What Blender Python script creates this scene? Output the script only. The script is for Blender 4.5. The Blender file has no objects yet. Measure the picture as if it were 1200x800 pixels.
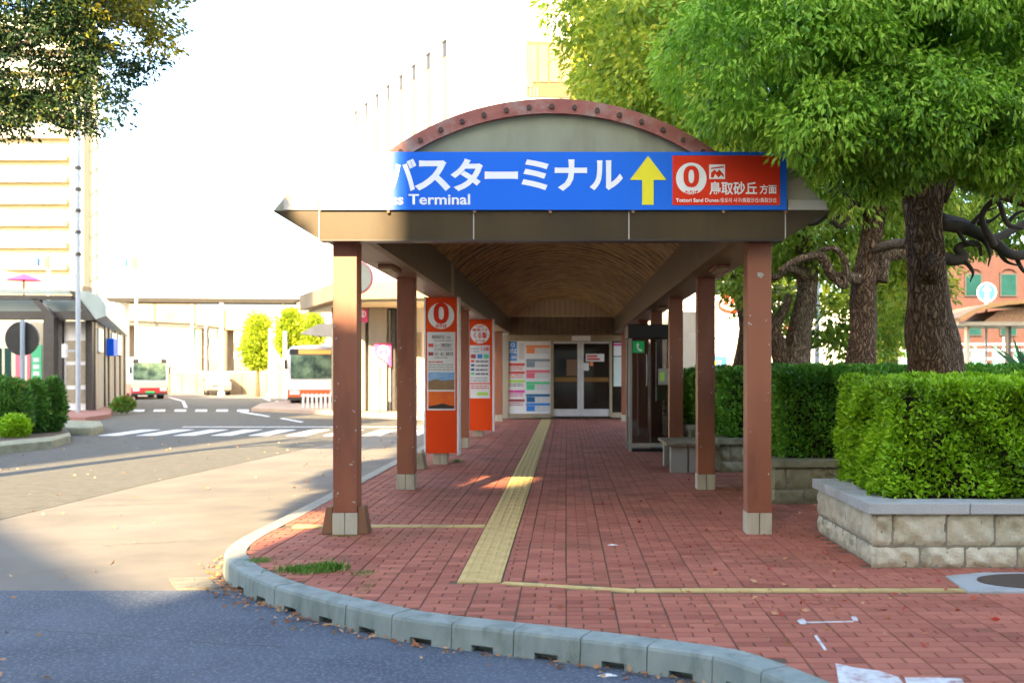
import bpy, math, random
import numpy as np
from mathutils import Vector, Matrix
R = random.Random(7)
NR = np.random.RandomState(11)
PI = math.pi
C = bpy.context.scene.collection
scene = bpy.context.scene

# ------------------------------------------------------------------ camera, light
CAM_H, HZ, VX, F = 1.45, 435.0, 663.5, 1200.0
cd = bpy.data.cameras.new('camera'); cam = bpy.data.objects.new('camera', cd); C.objects.link(cam)
cam.location = (0, 0, CAM_H); cam.rotation_euler = (PI/2, 0, 0)
cd.sensor_width = 36; cd.lens = 36; cd.shift_x = -(VX-600)/1200; cd.shift_y = (HZ-400)/1200
cd.clip_start = .05; cd.clip_end = 3000
cd.dof.use_dof = True; cd.dof.focus_distance = 9.0; cd.dof.aperture_fstop = 2.2
scene.camera = cam

SUN_A, SUN_E = math.radians(12), math.radians(26)
SUN = Vector((-math.sin(SUN_A)*math.cos(SUN_E), -math.cos(SUN_A)*math.cos(SUN_E), math.sin(SUN_E)))
w = bpy.data.worlds.new('World'); scene.world = w; w.use_nodes = True
nt = w.node_tree; nt.nodes.clear()
wo = nt.nodes.new('ShaderNodeOutputWorld'); bg = nt.nodes.new('ShaderNodeBackground'); sk = nt.nodes.new('ShaderNodeTexSky')
sk.sky_type = 'NISHITA'; sk.sun_disc = False; sk.sun_elevation = SUN_E; sk.sun_rotation = PI + SUN_A
sk.air_density = 1.0; sk.dust_density = 2.2; sk.ozone_density = 1.0
bg.inputs[1].default_value = 0.15
nt.links.new(sk.outputs[0], bg.inputs[0]); nt.links.new(bg.outputs[0], wo.inputs[0])
sl = bpy.data.lights.new('sun', 'SUN'); sl.energy = 5.0; sl.angle = math.radians(0.5); sl.color = (1.0, .75, .43)
so = bpy.data.objects.new('sun', sl); C.objects.link(so)
so.rotation_euler = SUN.to_track_quat('Z', 'Y').to_euler()
vs = scene.view_settings; vs.view_transform = 'Standard'; vs.look = 'None'; vs.gamma = 1; vs.exposure = 2.55
scene.render.film_transparent = False
try:
    scene.cycles.use_denoising = True
    scene.cycles.max_bounces = 7; scene.cycles.diffuse_bounces = 4
    scene.cycles.transparent_max_bounces = 8; scene.cycles.caustics_reflective = False; scene.cycles.caustics_refractive = False
except Exception: pass

# ------------------------------------------------------------------ helpers
def X(px, D): return (px-VX)/F*D
def Z(py, D): return CAM_H-(py-HZ)/F*D
def G(px, py, z=0.0):
    D = (CAM_H-z)*F/(py-HZ)
    return (X(px, D), D)
ROADZ = -0.15
def GR(px, py): return G(px, py, ROADZ)

class MB:
    def __init__(s): s.v, s.f, s.m = [], [], []
    def add(s, vs, fs, m=0):
        b = len(s.v); s.v += [tuple(v) for v in vs]
        s.f += [tuple(i+b for i in f) for f in fs]; s.m += [m]*len(fs); return s
    def box(s, x0, x1, y0, y1, z0, z1, m=0):
        return s.add([(x0,y0,z0),(x1,y0,z0),(x1,y1,z0),(x0,y1,z0),(x0,y0,z1),(x1,y0,z1),(x1,y1,z1),(x0,y1,z1)],
                     [(0,3,2,1),(4,5,6,7),(0,1,5,4),(1,2,6,5),(2,3,7,6),(3,0,4,7)], m)
    def prism(s, pts, a0, a1, axis='y', m=0):     # pts polygon in the other two axes
        n = len(pts)
        def mk(p, a):
            if axis == 'y': return (p[0], a, p[1])
            if axis == 'x': return (a, p[0], p[1])
            return (p[0], p[1], a)
        vs = [mk(p, a0) for p in pts]+[mk(p, a1) for p in pts]
        fs = [tuple(range(n-1, -1, -1)), tuple(range(n, 2*n))]+[(i, (i+1) % n, n+(i+1) % n, n+i) for i in range(n)]
        return s.add(vs, fs, m)
    def tube(s, path, rad, n=8, m=0, cap=True, jit=0, rnd=None):
        P = [Vector(p) for p in path]; rs = rad if hasattr(rad, '__len__') else [rad]*len(P)
        vs, fs = [], []; up = Vector((0, 0, 1)); prev = None
        for i, p in enumerate(P):
            t = (P[min(i+1, len(P)-1)]-P[max(i-1, 0)]).normalized()
            if prev is None:
                a = t.cross(up); a = a.normalized() if a.length > 1e-3 else Vector((1, 0, 0))
            else:
                a = (prev-t*prev.dot(t)).normalized()
            prev = a; b = t.cross(a)
            for k in range(n):
                an = 2*PI*k/n; r = rs[i]*(1+(rnd.uniform(-jit, jit) if rnd else 0))
                vs.append(p+a*math.cos(an)*r+b*math.sin(an)*r)
        for i in range(len(P)-1):
            for k in range(n):
                fs.append((i*n+k, i*n+(k+1) % n, (i+1)*n+(k+1) % n, (i+1)*n+k))
        if cap:
            fs.append(tuple(range(n-1, -1, -1))); fs.append(tuple((len(P)-1)*n+k for k in range(n)))
        return s.add(vs, fs, m)
    def cyl(s, c, r, h, n=16, axis='z', m=0, r2=None):
        d = {'z': Vector((0,0,1)), 'y': Vector((0,1,0)), 'x': Vector((1,0,0))}[axis]; c = Vector(c)
        return s.tube([c, c+d*h], [r, r if r2 is None else r2], n, m)
    def build(s, name, mats, parent=None, smooth=False, bevel=0, loc=None):
        me = bpy.data.meshes.new(name); me.from_pydata(s.v, [], s.f)
        if not isinstance(mats, (list, tuple)): mats = [mats]
        for m in mats: me.materials.append(m)
        if len(mats) > 1: me.polygons.foreach_set('material_index', s.m)
        if smooth: me.polygons.foreach_set('use_smooth', [True]*len(me.polygons))
        me.update()
        o = bpy.data.objects.new(name, me); C.objects.link(o)
        if parent is not None: par(o, parent)
        if bevel:
            b = o.modifiers.new('bevel', 'BEVEL'); b.width = bevel; b.segments = 2; b.limit_method = 'ANGLE'
        return o
def origin(o):
    L = Vector((0, 0, 0)); q = o
    while q is not None:
        L = L + q.location; q = q.parent
        if q is not None: L = L + o_inv(q)
    return L
def o_inv(q): return Vector((0, 0, 0))
def par(o, p):
    # meshes hold world coordinates; a child of an Empty is shifted back by the Empty's place
    o.parent = p
    base = WORLD.get(p.name, Vector((0, 0, 0)))
    o.matrix_parent_inverse = Matrix.Translation(-base)
    WORLD[o.name] = Vector((0, 0, 0)) if p.type == 'MESH' and base.length == 0 else Vector((0, 0, 0))
WORLD = {}
def thing(name, label, cat, loc=(0, 0, 0), group=None):
    o = bpy.data.objects.new(name, None); C.objects.link(o); o.location = loc
    o.empty_display_size = .2; WORLD[o.name] = Vector(loc)
    o['label'] = label; o['category'] = cat
    if group: o['group'] = group
    return o
def tag(o, label, cat, group=None):
    o['label'] = label; o['category'] = cat
    if group: o['group'] = group
    return o
def struct(o, label=None):
    o['kind'] = 'structure'
    if label: o['label'] = label
    return o
def kids(o): return [c for c in C.objects if c.parent == o]
def copy_tree(o, parent=None, loc=None, label=None, group=None, rot=None, scale=None):
    c = o.copy(); C.objects.link(c)
    if parent is not None: c.parent = parent
    for ch in list(o.children): copy_tree(ch, c)
    if loc is not None: c.location = loc
    if rot is not None: c.rotation_euler = rot
    if scale is not None: c.scale = scale
    if label: c['label'] = label
    if group: c['group'] = group
    return c
def inst(name, me, loc=(0,0,0), parent=None, rot=(0,0,0), scale=(1,1,1)):
    o = bpy.data.objects.new(name, me); C.objects.link(o); o.location = loc; o.rotation_euler = rot; o.scale = scale
    if parent is not None:
        o.parent = parent; o.matrix_parent_inverse = Matrix.Translation(-WORLD.get(parent.name, Vector((0,0,0))))
    return o

def mat(name, c1, c2=None, rough=.7, scale=3.0, stretch=(1,1,1), metal=0, bump=0, bscale=40, c3=None, s3=.6, amt3=.4, spec=.5,
        attr=None, emit=None, coat=0, detail=6, bstretch=None):
    m = bpy.data.materials.new(name); m.use_nodes = True; n = m.node_tree.nodes; L = m.node_tree.links
    b = n['Principled BSDF']; b.inputs['Roughness'].default_value = rough; b.inputs['Metallic'].default_value = metal
    b.inputs['Specular IOR Level'].default_value = spec
    if coat: b.inputs['Coat Weight'].default_value = coat; b.inputs['Coat Roughness'].default_value = .08
    def c4(c): return (c[0], c[1], c[2], 1)
    b.inputs['Base Color'].default_value = c4(c1)
    tc = n.new('ShaderNodeTexCoord')
    def noise(sc, st, det=detail):
        mp = n.new('ShaderNodeMapping'); mp.inputs['Scale'].default_value = st; L.new(tc.outputs['Object'], mp.inputs[0])
        t = n.new('ShaderNodeTexNoise'); t.inputs['Scale'].default_value = sc; t.inputs['Detail'].default_value = det
        t.inputs['Roughness'].default_value = .6; L.new(mp.outputs[0], t.inputs['Vector']); return t
    last = None
    if c2 is not None:
        if attr:
            a = n.new('ShaderNodeAttribute'); a.attribute_name = attr; fac = a.outputs['Fac']
        else:
            t = noise(scale, stretch); r = n.new('ShaderNodeMapRange'); r.inputs[1].default_value = .35; r.inputs[2].default_value = .65
            L.new(t.outputs[0], r.inputs[0]); fac = r.outputs[0]
        mx = n.new('ShaderNodeMix'); mx.data_type = 'RGBA'; mx.inputs[6].default_value = c4(c1); mx.inputs[7].default_value = c4(c2)
        L.new(fac, mx.inputs[0]); last = mx.outputs[2]
    if c3 is not None:
        t = noise(s3, stretch, 8); r = n.new('ShaderNodeMapRange'); r.inputs[1].default_value = .5; r.inputs[2].default_value = .68
        r.inputs[4].default_value = amt3; L.new(t.outputs[0], r.inputs[0])
        mx = n.new('ShaderNodeMix'); mx.data_type = 'RGBA'; mx.inputs[7].default_value = c4(c3)
        if last: L.new(last, mx.inputs[6])
        else: mx.inputs[6].default_value = c4(c1)
        L.new(r.outputs[0], mx.inputs[0]); last = mx.outputs[2]
    if last: L.new(last, b.inputs['Base Color'])
    if bump:
        t = noise(bscale, bstretch or stretch, 5); bp = n.new('ShaderNodeBump'); bp.inputs['Strength'].default_value = bump
        bp.inputs['Distance'].default_value = .04 if name.startswith('bark') else .01; L.new(t.outputs[0], bp.inputs['Height']); L.new(bp.outputs[0], b.inputs['Normal'])
    if emit:
        b.inputs['Emission Color'].default_value = c4(emit[0]); b.inputs['Emission Strength'].default_value = emit[1]
    return m
def glassy(name, c, rough=.05, spec=.3):
    return mat(name, c, rough=rough, spec=spec, c2=tuple(x*1.6 for x in c), scale=.8)
def leafmat(name, stops, trans=.35, rough=.45):
    m = bpy.data.materials.new(name); m.use_nodes = True; n = m.node_tree.nodes; L = m.node_tree.links
    b = n['Principled BSDF']; b.inputs['Roughness'].default_value = rough; b.inputs['Specular IOR Level'].default_value = .4
    a = n.new('ShaderNodeAttribute'); a.attribute_name = 'tone'
    r = n.new('ShaderNodeValToRGB'); e = r.color_ramp.elements
    while len(e) < len(stops): e.new(.5)
    for i, (p, c) in enumerate(stops): e[i].position = p; e[i].color = (*c, 1)
    L.new(a.outputs['Fac'], r.inputs[0]); L.new(r.outputs[0], b.inputs['Base Color'])
    t = n.new('ShaderNodeBsdfTranslucent'); L.new(r.outputs[0], t.inputs[0])
    mx = n.new('ShaderNodeMixShader'); mx.inputs[0].default_value = trans
    L.new(b.outputs[0], mx.inputs[1]); L.new(t.outputs[0], mx.inputs[2]); L.new(mx.outputs[0], n['Material Output'].inputs[0])
    return m

M = dict(
 asphalt=mat('asphalt', (.15,.135,.11), (.205,.18,.14), .9, 1.2, bump=.7, bscale=120, c3=(.23,.21,.18), s3=.35, amt3=.5),
 asphalt_old=mat('asphalt_old', (.085,.08,.06), (.12,.112,.085), .92, 6, bump=.6, bscale=120, c3=(.12,.115,.095), s3=.5, amt3=.4),
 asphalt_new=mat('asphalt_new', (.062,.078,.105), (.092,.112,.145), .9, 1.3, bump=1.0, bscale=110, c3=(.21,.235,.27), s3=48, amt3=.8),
 ground=mat('ground', (.16,.15,.13), (.22,.2,.17), .95, .5),
 white_paint=mat('white_paint', (.72,.72,.70), (.55,.55,.53), .7, 9, bump=.2),
 worn_white=mat('worn_white', (.66,.66,.65), (.50,.47,.45), .8, 18, bump=.2, c3=(.3,.13,.11), s3=12, amt3=.9),
 grout=mat('grout', (.11,.062,.048), (.12,.095,.05), .95, 2),
 brick=mat('brick', (.26,.070,.042), (.45,.150,.092), .85, attr='tone', bump=.35, bscale=160, c3=(.20,.075,.035), s3=1.1, amt3=.75),
 yellow=mat('yellow_tile', (.52,.36,.13), (.64,.47,.19), .8, 8, bump=.3, bscale=130, c3=(.30,.20,.09), s3=1.6, amt3=.85),
 kerb=mat('kerb_concrete', (.20,.24,.22), (.29,.33,.30), .85, 5, stretch=(1,1,.35), bump=.5, bscale=120, c3=(.11,.13,.10), s3=7, amt3=.6),
 kerb_side=mat('kerb_plain', (.36,.34,.28), (.28,.27,.22), .85, 5, bump=.4, bscale=100),
 post=mat('post_brown', (.25,.085,.042), (.29,.105,.055), .5, 2.0, stretch=(1,1,.3), bump=.05, bscale=30, c3=(.15,.05,.03), s3=2.5, amt3=.75),
 chip=mat('chipped_primer', (.45,.45,.43), (.35,.33,.3), .8, 30),
 foot=mat('post_foot', (.50,.47,.36), (.40,.37,.28), .7, 9, stretch=(1,1,.3), bump=.1, c3=(.24,.19,.12), s3=6, amt3=.6),
 wedge=mat('wedge_wood', (.25,.12,.055), (.14,.065,.035), .75, 7, stretch=(1,1,.15), bump=.3),
 concrete_wedge=mat('wedge_concrete', (.35,.31,.22), (.27,.24,.17), .85, 8, bump=.3),
 fascia=mat('fascia_bronze', (.052,.034,.013), (.072,.048,.02), .45, 2.5, stretch=(1,1,.25), bump=.1, bscale=25, c3=(.04,.028,.018), s3=3, amt3=.6, metal=.05, spec=.3),
 seam=mat('seam_sealant', (.55,.53,.48), rough=.7),
 roofside=mat('roof_metal', (.50,.46,.34), (.42,.38,.28), .6, 3, stretch=(1,1,.3), bump=.1, c3=(.30,.25,.16), s3=4, amt3=.5),
 tymp=mat('tympanum_sheet', (.32,.34,.24), (.26,.27,.19), .7, 2.5, stretch=(1,1,.4), bump=.2, bscale=30, c3=(.17,.15,.09), s3=2.2, amt3=.6),
 rim=mat('rim_red', (.30,.085,.07), (.36,.13,.10), .6, 6, bump=.2, c3=(.34,.29,.26), s3=5, amt3=.75),
 bolt=mat('bolt_dark', (.05,.035,.03), (.10,.05,.03), .6, 20),
 vault=mat('vault_sheet', (.42,.32,.13), (.22,.15,.055), .6, 3.2, stretch=(1,2.5,1), bump=.3, bscale=12, c3=(.085,.05,.028), s3=2.0, amt3=.85),
 beam=mat('beam_brown', (.17,.13,.075), (.12,.088,.05), .55, 3, stretch=(1,4,1), bump=.1, c3=(.09,.06,.035), s3=2, amt3=.6),
 soffit=mat('soffit_panel', (.16,.105,.075), (.20,.135,.10), .45, 1.5, bump=.05, c3=(.12,.07,.05), s3=1, amt3=.5),
 rust=mat('rusty_fitting', (.34,.20,.11), (.20,.10,.05), .8, 14, bump=.4),
 sign_blue=mat('sign_blue', (.01,.12,.75), (.012,.13,.78), .5, 1.5, spec=.15),
 sign_white=mat('sign_white', (.88,.92,.92), (.86,.89,.90), .4, 3),
 sign_red=mat('sign_red', (.72,.035,.008), (.75,.04,.01), .5, 1.4, spec=.2),
 sign_orange=mat('sign_orange', (.80,.075,.006), (.76,.06,.006), .5, 1.1, spec=.2),
 sign_yellow=mat('sign_yellow', (.85,.80,.02), (.83,.77,.02), .4, 2),
 dark=mat('dark_frame', (.03,.027,.025), (.045,.04,.035), .4, 5),
 black=mat('black', (.012,.012,.012), (.02,.018,.016), .5, 4),
 alu=mat('aluminium', (.42,.40,.34), (.34,.32,.27), .4, 4, stretch=(1,1,.3), metal=.3),
 bright_alu=mat('bright_aluminium', (.72,.74,.74), (.60,.62,.62), .3, 5, metal=.35),
 tan_frame=mat('tan_frame', (.36,.30,.20), (.29,.24,.16), .5, 4),
 door_glass=glassy('door_glass', (.02,.016,.012), .04),
 booth_glass=glassy('booth_glass', (.035,.018,.012), .06),
 win_glass=glassy('window_glass', (.07,.12,.14), .05),
 win_tan=mat('window_tan', (.13,.095,.04), (.11,.08,.035), .8, 1), pane_tan=mat('pane_tan', (.24,.19,.095), (.20,.16,.08), .8, 1),
 bus_glass=mat('bus_glass', (.02,.05,.04), (.20,.30,.18), .15, 2.2),
 teal_glass=glassy('teal_glass', (.007,.034,.032), .3, .05),
 green=mat('green_sign', (.01,.52,.12), (.012,.55,.14), .4, 2),
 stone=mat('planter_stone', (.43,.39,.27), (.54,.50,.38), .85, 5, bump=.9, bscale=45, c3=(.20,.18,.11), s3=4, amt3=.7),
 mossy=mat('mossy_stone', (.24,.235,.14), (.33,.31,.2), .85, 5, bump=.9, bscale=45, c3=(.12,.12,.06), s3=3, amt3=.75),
 coping=mat('coping_granite', (.33,.34,.33), (.41,.42,.41), .75, 70, bump=.3, bscale=150, c3=(.24,.24,.2), s3=3, amt3=.6),
 mortar=mat('mortar', (.17,.155,.11), (.24,.22,.17), .95, 10, bump=.5),
 soil=mat('soil', (.06,.04,.025), (.10,.07,.045), .95, 20, bump=.8),
 bark=mat('bark', (.075,.042,.022), (.33,.20,.11), .95, 6, stretch=(3.4,3.4,.5), bump=1.0, bscale=6, bstretch=(3.4,3.4,.5), c3=(.035,.022,.014), s3=4, amt3=.5),
 bark_pale=mat('bark_pale', (.10,.065,.045), (.33,.245,.17), .93, 6, stretch=(3,3,.6), bump=1.0, bscale=6, bstretch=(3,3,.6)),
 twig=mat('twig', (.055,.042,.03), (.085,.06,.04), .9, 9, bump=.4),
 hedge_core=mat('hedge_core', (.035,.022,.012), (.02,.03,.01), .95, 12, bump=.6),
 cream=mat('cream_wall', (.60,.54,.37), (.66,.60,.42), .8, .35, bump=.05, c3=(.55,.48,.34), s3=.4, amt3=.4),
 cream2=mat('cream_balcony', (.74,.71,.60), (.70,.66,.54), .8, .5),
 line=mat('floor_line', (.48,.42,.28), (.44,.39,.26), .8, 1),
 greypole=mat('grey_pole', (.38,.42,.45), (.33,.37,.40), .5, 3, metal=.2),
 whitewall=mat('white_wall', (.80,.78,.74), (.76,.74,.70), .8, .4, c3=(.68,.65,.58), s3=.5, amt3=.5),
 beige=mat('beige_concrete', (.33,.25,.15), (.27,.20,.12), .85, .7, c3=(.19,.14,.08), s3=.8, amt3=.6, bump=.2),
 greige=mat('grey_column', (.36,.33,.27), (.30,.27,.22), .8, 2, stretch=(1,1,.3), c3=(.22,.19,.14), s3=1.4, amt3=.5),
 redbrick=mat('brick_facade', (.075,.029,.022), (.058,.023,.018), .85, 3, bump=.3),
 glasswhite=mat('pale_panel', (.62,.72,.68), (.56,.66,.63), .3, 2),
 orange_roof=mat('orange_roof', (.40,.22,.07), (.36,.19,.06), .6, 1.5),
 polycarb=mat('curved_roof', (.36,.42,.38), (.30,.36,.33), .4, 1.2),
 bus_cream=mat('bus_cream', (.75,.62,.42), (.72,.6,.4), .3, 2, coat=.4),
 bus_red=mat('bus_red', (.55,.03,.03), (.5,.03,.03), .3, 2, coat=.4),
 bus_white=mat('bus_white', (.80,.80,.76), (.76,.76,.72), .3, 2, coat=.4),
 bus_orange=mat('bus_orange', (.75,.14,.03), (.7,.12,.03), .3, 2, coat=.4),
 rubber=mat('rubber', (.02,.02,.02), (.03,.03,.03), .85, 20),
 lamp=mat('headlamp', (.8,.8,.78), rough=.15),
 led=mat('led_board', (.05,.02,.01), (.5,.16,.02), .5, 22, emit=((1,.45,.1), .25)),
 pink=mat('pink_sign', (.62,.03,.16), (.6,.035,.17), .5, 2),
 paper=mat('paper', (.74,.76,.76), (.7,.72,.73), .6, 3),
 ink=mat('ink', (.10,.10,.12), rough=.6), ink_grey=mat('ink_grey', (.36,.38,.40), rough=.6), ink_red=mat('ink_red', (.65,.07,.05), rough=.6),
 p_orange=mat('print_orange', (.80,.26,.08), rough=.6), p_slate=mat('print_slate', (.22,.28,.34), rough=.6), p_pink=mat('print_pink', (.75,.16,.22), rough=.6),
 p_green=mat('print_green', (.10,.60,.28), rough=.6), p_sky=mat('print_sky', (.012,.13,.30), rough=.6), p_blue=mat('print_blue', (.03,.22,.62), rough=.6),
 p_lime=mat('print_lime', (.42,.72,.10), rough=.6), p_mag=mat('print_magenta', (.60,.05,.30), rough=.6), p_maroon=mat('print_maroon', (.30,.05,.06), rough=.6),
 p_skyblue=mat('photo_sky', (.12,.33,.66), (.30,.50,.72), .5, 6, stretch=(1,1,3)), p_dune=mat('photo_dune', (.30,.19,.09), (.24,.15,.07), .5, 6),
 p_sunset=mat('photo_sunset', (.80,.17,.01), (.70,.10,.01), .5, 5), p_dusk=mat('photo_dusk', (.03,.02,.015), rough=.6),
 leaf_dry=leafmat('fallen_leaf', [(0,(.30,.10,.04)),(.5,(.42,.20,.08)),(1,(.55,.36,.20))], .1, .7),
 tissue=mat('tissue', (.80,.82,.84), (.74,.76,.78), .8, 20, bump=.5),
 manhole=mat('manhole_iron', (.09,.065,.05), (.13,.09,.07), .6, 30, bump=.5, metal=.4),
)
def barkmat(name, dark, mid, light, sc=9):
    m = bpy.data.materials.new(name); m.use_nodes = True; n = m.node_tree.nodes; L = m.node_tree.links; b = n['Principled BSDF']
    b.inputs['Roughness'].default_value = .95; b.inputs['Specular IOR Level'].default_value = .2
    tc = n.new('ShaderNodeTexCoord'); ns = n.new('ShaderNodeTexNoise'); ns.inputs['Scale'].default_value = 4; ns.inputs['Detail'].default_value = 3; L.new(tc.outputs['Object'], ns.inputs['Vector'])
    sc_ = n.new('ShaderNodeVectorMath'); sc_.operation = 'SCALE'; sc_.inputs['Scale'].default_value = .22; L.new(ns.outputs['Color'], sc_.inputs[0])
    ad = n.new('ShaderNodeVectorMath'); ad.operation = 'ADD'; L.new(tc.outputs['Object'], ad.inputs[0]); L.new(sc_.outputs[0], ad.inputs[1])
    mp = n.new('ShaderNodeMapping'); mp.inputs['Scale'].default_value = (3.3, 3.3, .48); L.new(ad.outputs[0], mp.inputs[0])
    v = n.new('ShaderNodeTexVoronoi'); v.feature = 'DISTANCE_TO_EDGE'; v.inputs['Scale'].default_value = sc; L.new(mp.outputs[0], v.inputs['Vector'])
    f = n.new('ShaderNodeTexNoise'); f.inputs['Scale'].default_value = 26; f.inputs['Detail'].default_value = 6; L.new(mp.outputs[0], f.inputs['Vector'])
    rp = n.new('ShaderNodeValToRGB'); e = rp.color_ramp.elements; e[0].position = .0; e[0].color = (*dark, 1); e[1].position = .30; e[1].color = (*light, 1); e.new(.12).color = (*mid, 1)
    L.new(v.outputs[0], rp.inputs[0]); mx = n.new('ShaderNodeMix'); mx.data_type = 'RGBA'; mx.blend_type = 'MULTIPLY'; mx.inputs[0].default_value = .8; L.new(rp.outputs[0], mx.inputs[6])
    r2 = n.new('ShaderNodeMapRange'); r2.inputs[1].default_value = .3; r2.inputs[2].default_value = .65; r2.inputs[3].default_value = .45; r2.inputs[4].default_value = 1.25; L.new(f.outputs[0], r2.inputs[0]); L.new(r2.outputs[0], mx.inputs[7]); L.new(mx.outputs[2], b.inputs[0])
    hs = n.new('ShaderNodeMath'); hs.operation = 'MULTIPLY_ADD'; hs.inputs[1].default_value = .5; L.new(f.outputs[0], hs.inputs[0]); cl = n.new('ShaderNodeMath'); cl.operation = 'MINIMUM'; cl.inputs[1].default_value = .25; L.new(v.outputs[0], cl.inputs[0]); ml = n.new('ShaderNodeMath'); ml.operation = 'MULTIPLY'; ml.inputs[1].default_value = 4; L.new(cl.outputs[0], ml.inputs[0]); L.new(ml.outputs[0], hs.inputs[2])
    bp = n.new('ShaderNodeBump'); bp.inputs['Strength'].default_value = .9; bp.inputs['Distance'].default_value = .03; L.new(hs.outputs[0], bp.inputs['Height']); L.new(bp.outputs[0], b.inputs['Normal']); return m
M['bark'] = barkmat('bark_furrowed', (.070,.040,.022), (.16,.092,.052), (.28,.175,.105))
M['bark_pale'] = barkmat('bark_furrowed_pale', (.10,.065,.04), (.22,.145,.09), (.36,.25,.16))
GREENS = [(0,(.06,.15,.012)),(.3,(.20,.42,.03)),(.65,(.36,.62,.05)),(1,(.58,.76,.12))]
for _m, _a in ((M['booth_glass'], .6),): _m.node_tree.nodes['Principled BSDF'].inputs['Alpha'].default_value = _a
M['leaf_front'] = leafmat('leaf_front', GREENS)
M['leaf_mid'] = leafmat('leaf_mid', [(0,(.08,.16,.02)),(.4,(.27,.42,.04)),(.75,(.46,.56,.05)),(1,(.66,.64,.07))])
M['leaf_gold'] = leafmat('leaf_gold', [(0,(.10,.15,.02)),(.4,(.28,.33,.04)),(.8,(.55,.48,.05)),(1,(.7,.55,.08))])
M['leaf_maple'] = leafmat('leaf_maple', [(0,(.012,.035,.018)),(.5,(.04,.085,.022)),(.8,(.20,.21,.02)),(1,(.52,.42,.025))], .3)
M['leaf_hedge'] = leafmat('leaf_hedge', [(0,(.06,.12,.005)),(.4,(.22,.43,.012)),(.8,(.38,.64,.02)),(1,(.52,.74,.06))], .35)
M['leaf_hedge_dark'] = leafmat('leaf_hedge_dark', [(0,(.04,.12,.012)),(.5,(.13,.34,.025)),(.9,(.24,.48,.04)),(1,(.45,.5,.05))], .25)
M['leaf_shrub'] = leafmat('leaf_shrub', [(0,(.035,.10,.02)),(.6,(.10,.25,.035)),(.95,(.2,.38,.05)),(1,(.3,.15,.04))], .2)
M['leaf_bright'] = leafmat('leaf_bright', [(0,(.20,.30,.02)),(.5,(.42,.52,.03)),(1,(.65,.62,.05))], .4)
M['grass'] = leafmat('grass', [(0,(.06,.18,.02)),(.6,(.16,.36,.04)),(1,(.42,.42,.14))], .3)

# ------------------------------------------------------------------ foliage
def leaf_object(name, pos, dirs, size, material, tone, parent=None, width=.42, fold=.25):
    n = len(pos); size = np.broadcast_to(np.asarray(size, dtype=float), (n,))[:, None]
    d = dirs/np.maximum(np.linalg.norm(dirs, axis=1, keepdims=True), 1e-6)
    r = NR.normal(size=(n, 3)); s = np.cross(d, r); s /= np.maximum(np.linalg.norm(s, axis=1, keepdims=True), 1e-6)
    nn = np.cross(s, d)
    V = np.empty((n, 4, 3))
    V[:, 0] = pos; V[:, 2] = pos+d*size
    mid = pos+d*size*.45+nn*size*fold*.5
    V[:, 1] = mid-s*size*width*.5; V[:, 3] = mid+s*size*width*.5
    b = np.arange(n)[:, None]*4
    Fc = np.concatenate([b+np.array([[0,1,2]]), b+np.array([[0,2,3]])], axis=1).reshape(-1)
    me = bpy.data.meshes.new(name); me.vertices.add(n*4); me.vertices.foreach_set('co', V.reshape(-1))
    me.loops.add(n*6); me.loops.foreach_set('vertex_index', Fc.astype(np.int32))
    me.polygons.add(n*2); me.polygons.foreach_set('loop_start', (np.arange(n*2)*3).astype(np.int32))
    me.update(calc_edges=True)
    a = me.attributes.new('tone', 'FLOAT', 'POINT'); a.data.foreach_set('value', np.repeat(np.clip(tone, 0, 1), 4).astype(np.float32))
    me.materials.append(material)
    o = bpy.data.objects.new(name, me); C.objects.link(o)
    if parent is not None: par(o, parent)
    return o
def lobe_points(lobes, n, shell=.72):
    vol = np.array([l[1][0]*l[1][1]*l[1][2] for l in lobes])**.75; pr = vol/vol.sum()
    k = NR.choice(len(lobes), size=n, p=pr); c = np.array([l[0] for l in lobes])[k]; r = np.array([l[1] for l in lobes])[k]
    u = NR.normal(size=(n, 3)); u /= np.linalg.norm(u, axis=1, keepdims=True)
    rad = (shell+(1-shell)*NR.rand(n)**.6)[:, None]; deep = NR.rand(n) < .25
    rad[deep] = NR.rand(deep.sum(), 1)**.5
    return c+u*r*rad, u, k
def crown(name, lobes, clumps, per, cr, size, material, parent=None, droop=.6, base=.5, gold=None, keep=None, width=.42, gaps=0, thr=-.28):
    c, u, k = lobe_points(lobes, clumps)
    if gaps:
        g = np.zeros(len(c))
        for f_, w_ in ((1.0, 1.0), (2.3, .7), (4.1, .45)):
            q_ = c*gaps*f_; g += w_*np.sin(q_[:, 0]*1.3+q_[:, 2]*.9+f_)*np.sin(q_[:, 1]*1.1-q_[:, 2]*1.7+2*f_)*np.sin(q_[:, 2]*1.5+q_[:, 0]*.6+f_*3)
        ok = g > thr; c, u, k = c[ok], u[ok], k[ok]
    if keep is not None:
        ok = keep(c); c, u, k = c[ok], u[ok], k[ok]
    n = len(c); tl = NR.normal(0, .10, len(lobes))[k]+NR.normal(0, .16, n)
    C_ = np.repeat(c, per, 0); U = np.repeat(u, per, 0); T = np.repeat(tl, per)
    off = NR.normal(size=(n*per, 3)); off /= np.maximum(np.linalg.norm(off, axis=1, keepdims=True), 1e-6)
    off *= (cr*NR.rand(n*per)**.5)[:, None]; off[:, 2] *= .7
    pos = C_+off
    dirs = off/cr*.7+U*.35+NR.normal(0, .35, (n*per, 3)); dirs[:, 2] -= droop
    tone = base+T+NR.normal(0, .12, n*per)+off[:, 2]/cr*.12
    if gold is not None: tone = tone+gold(pos)
    return leaf_object(name, pos, dirs, size*NR.uniform(.6, 1.25, n*per), material, tone, parent, width)
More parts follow.
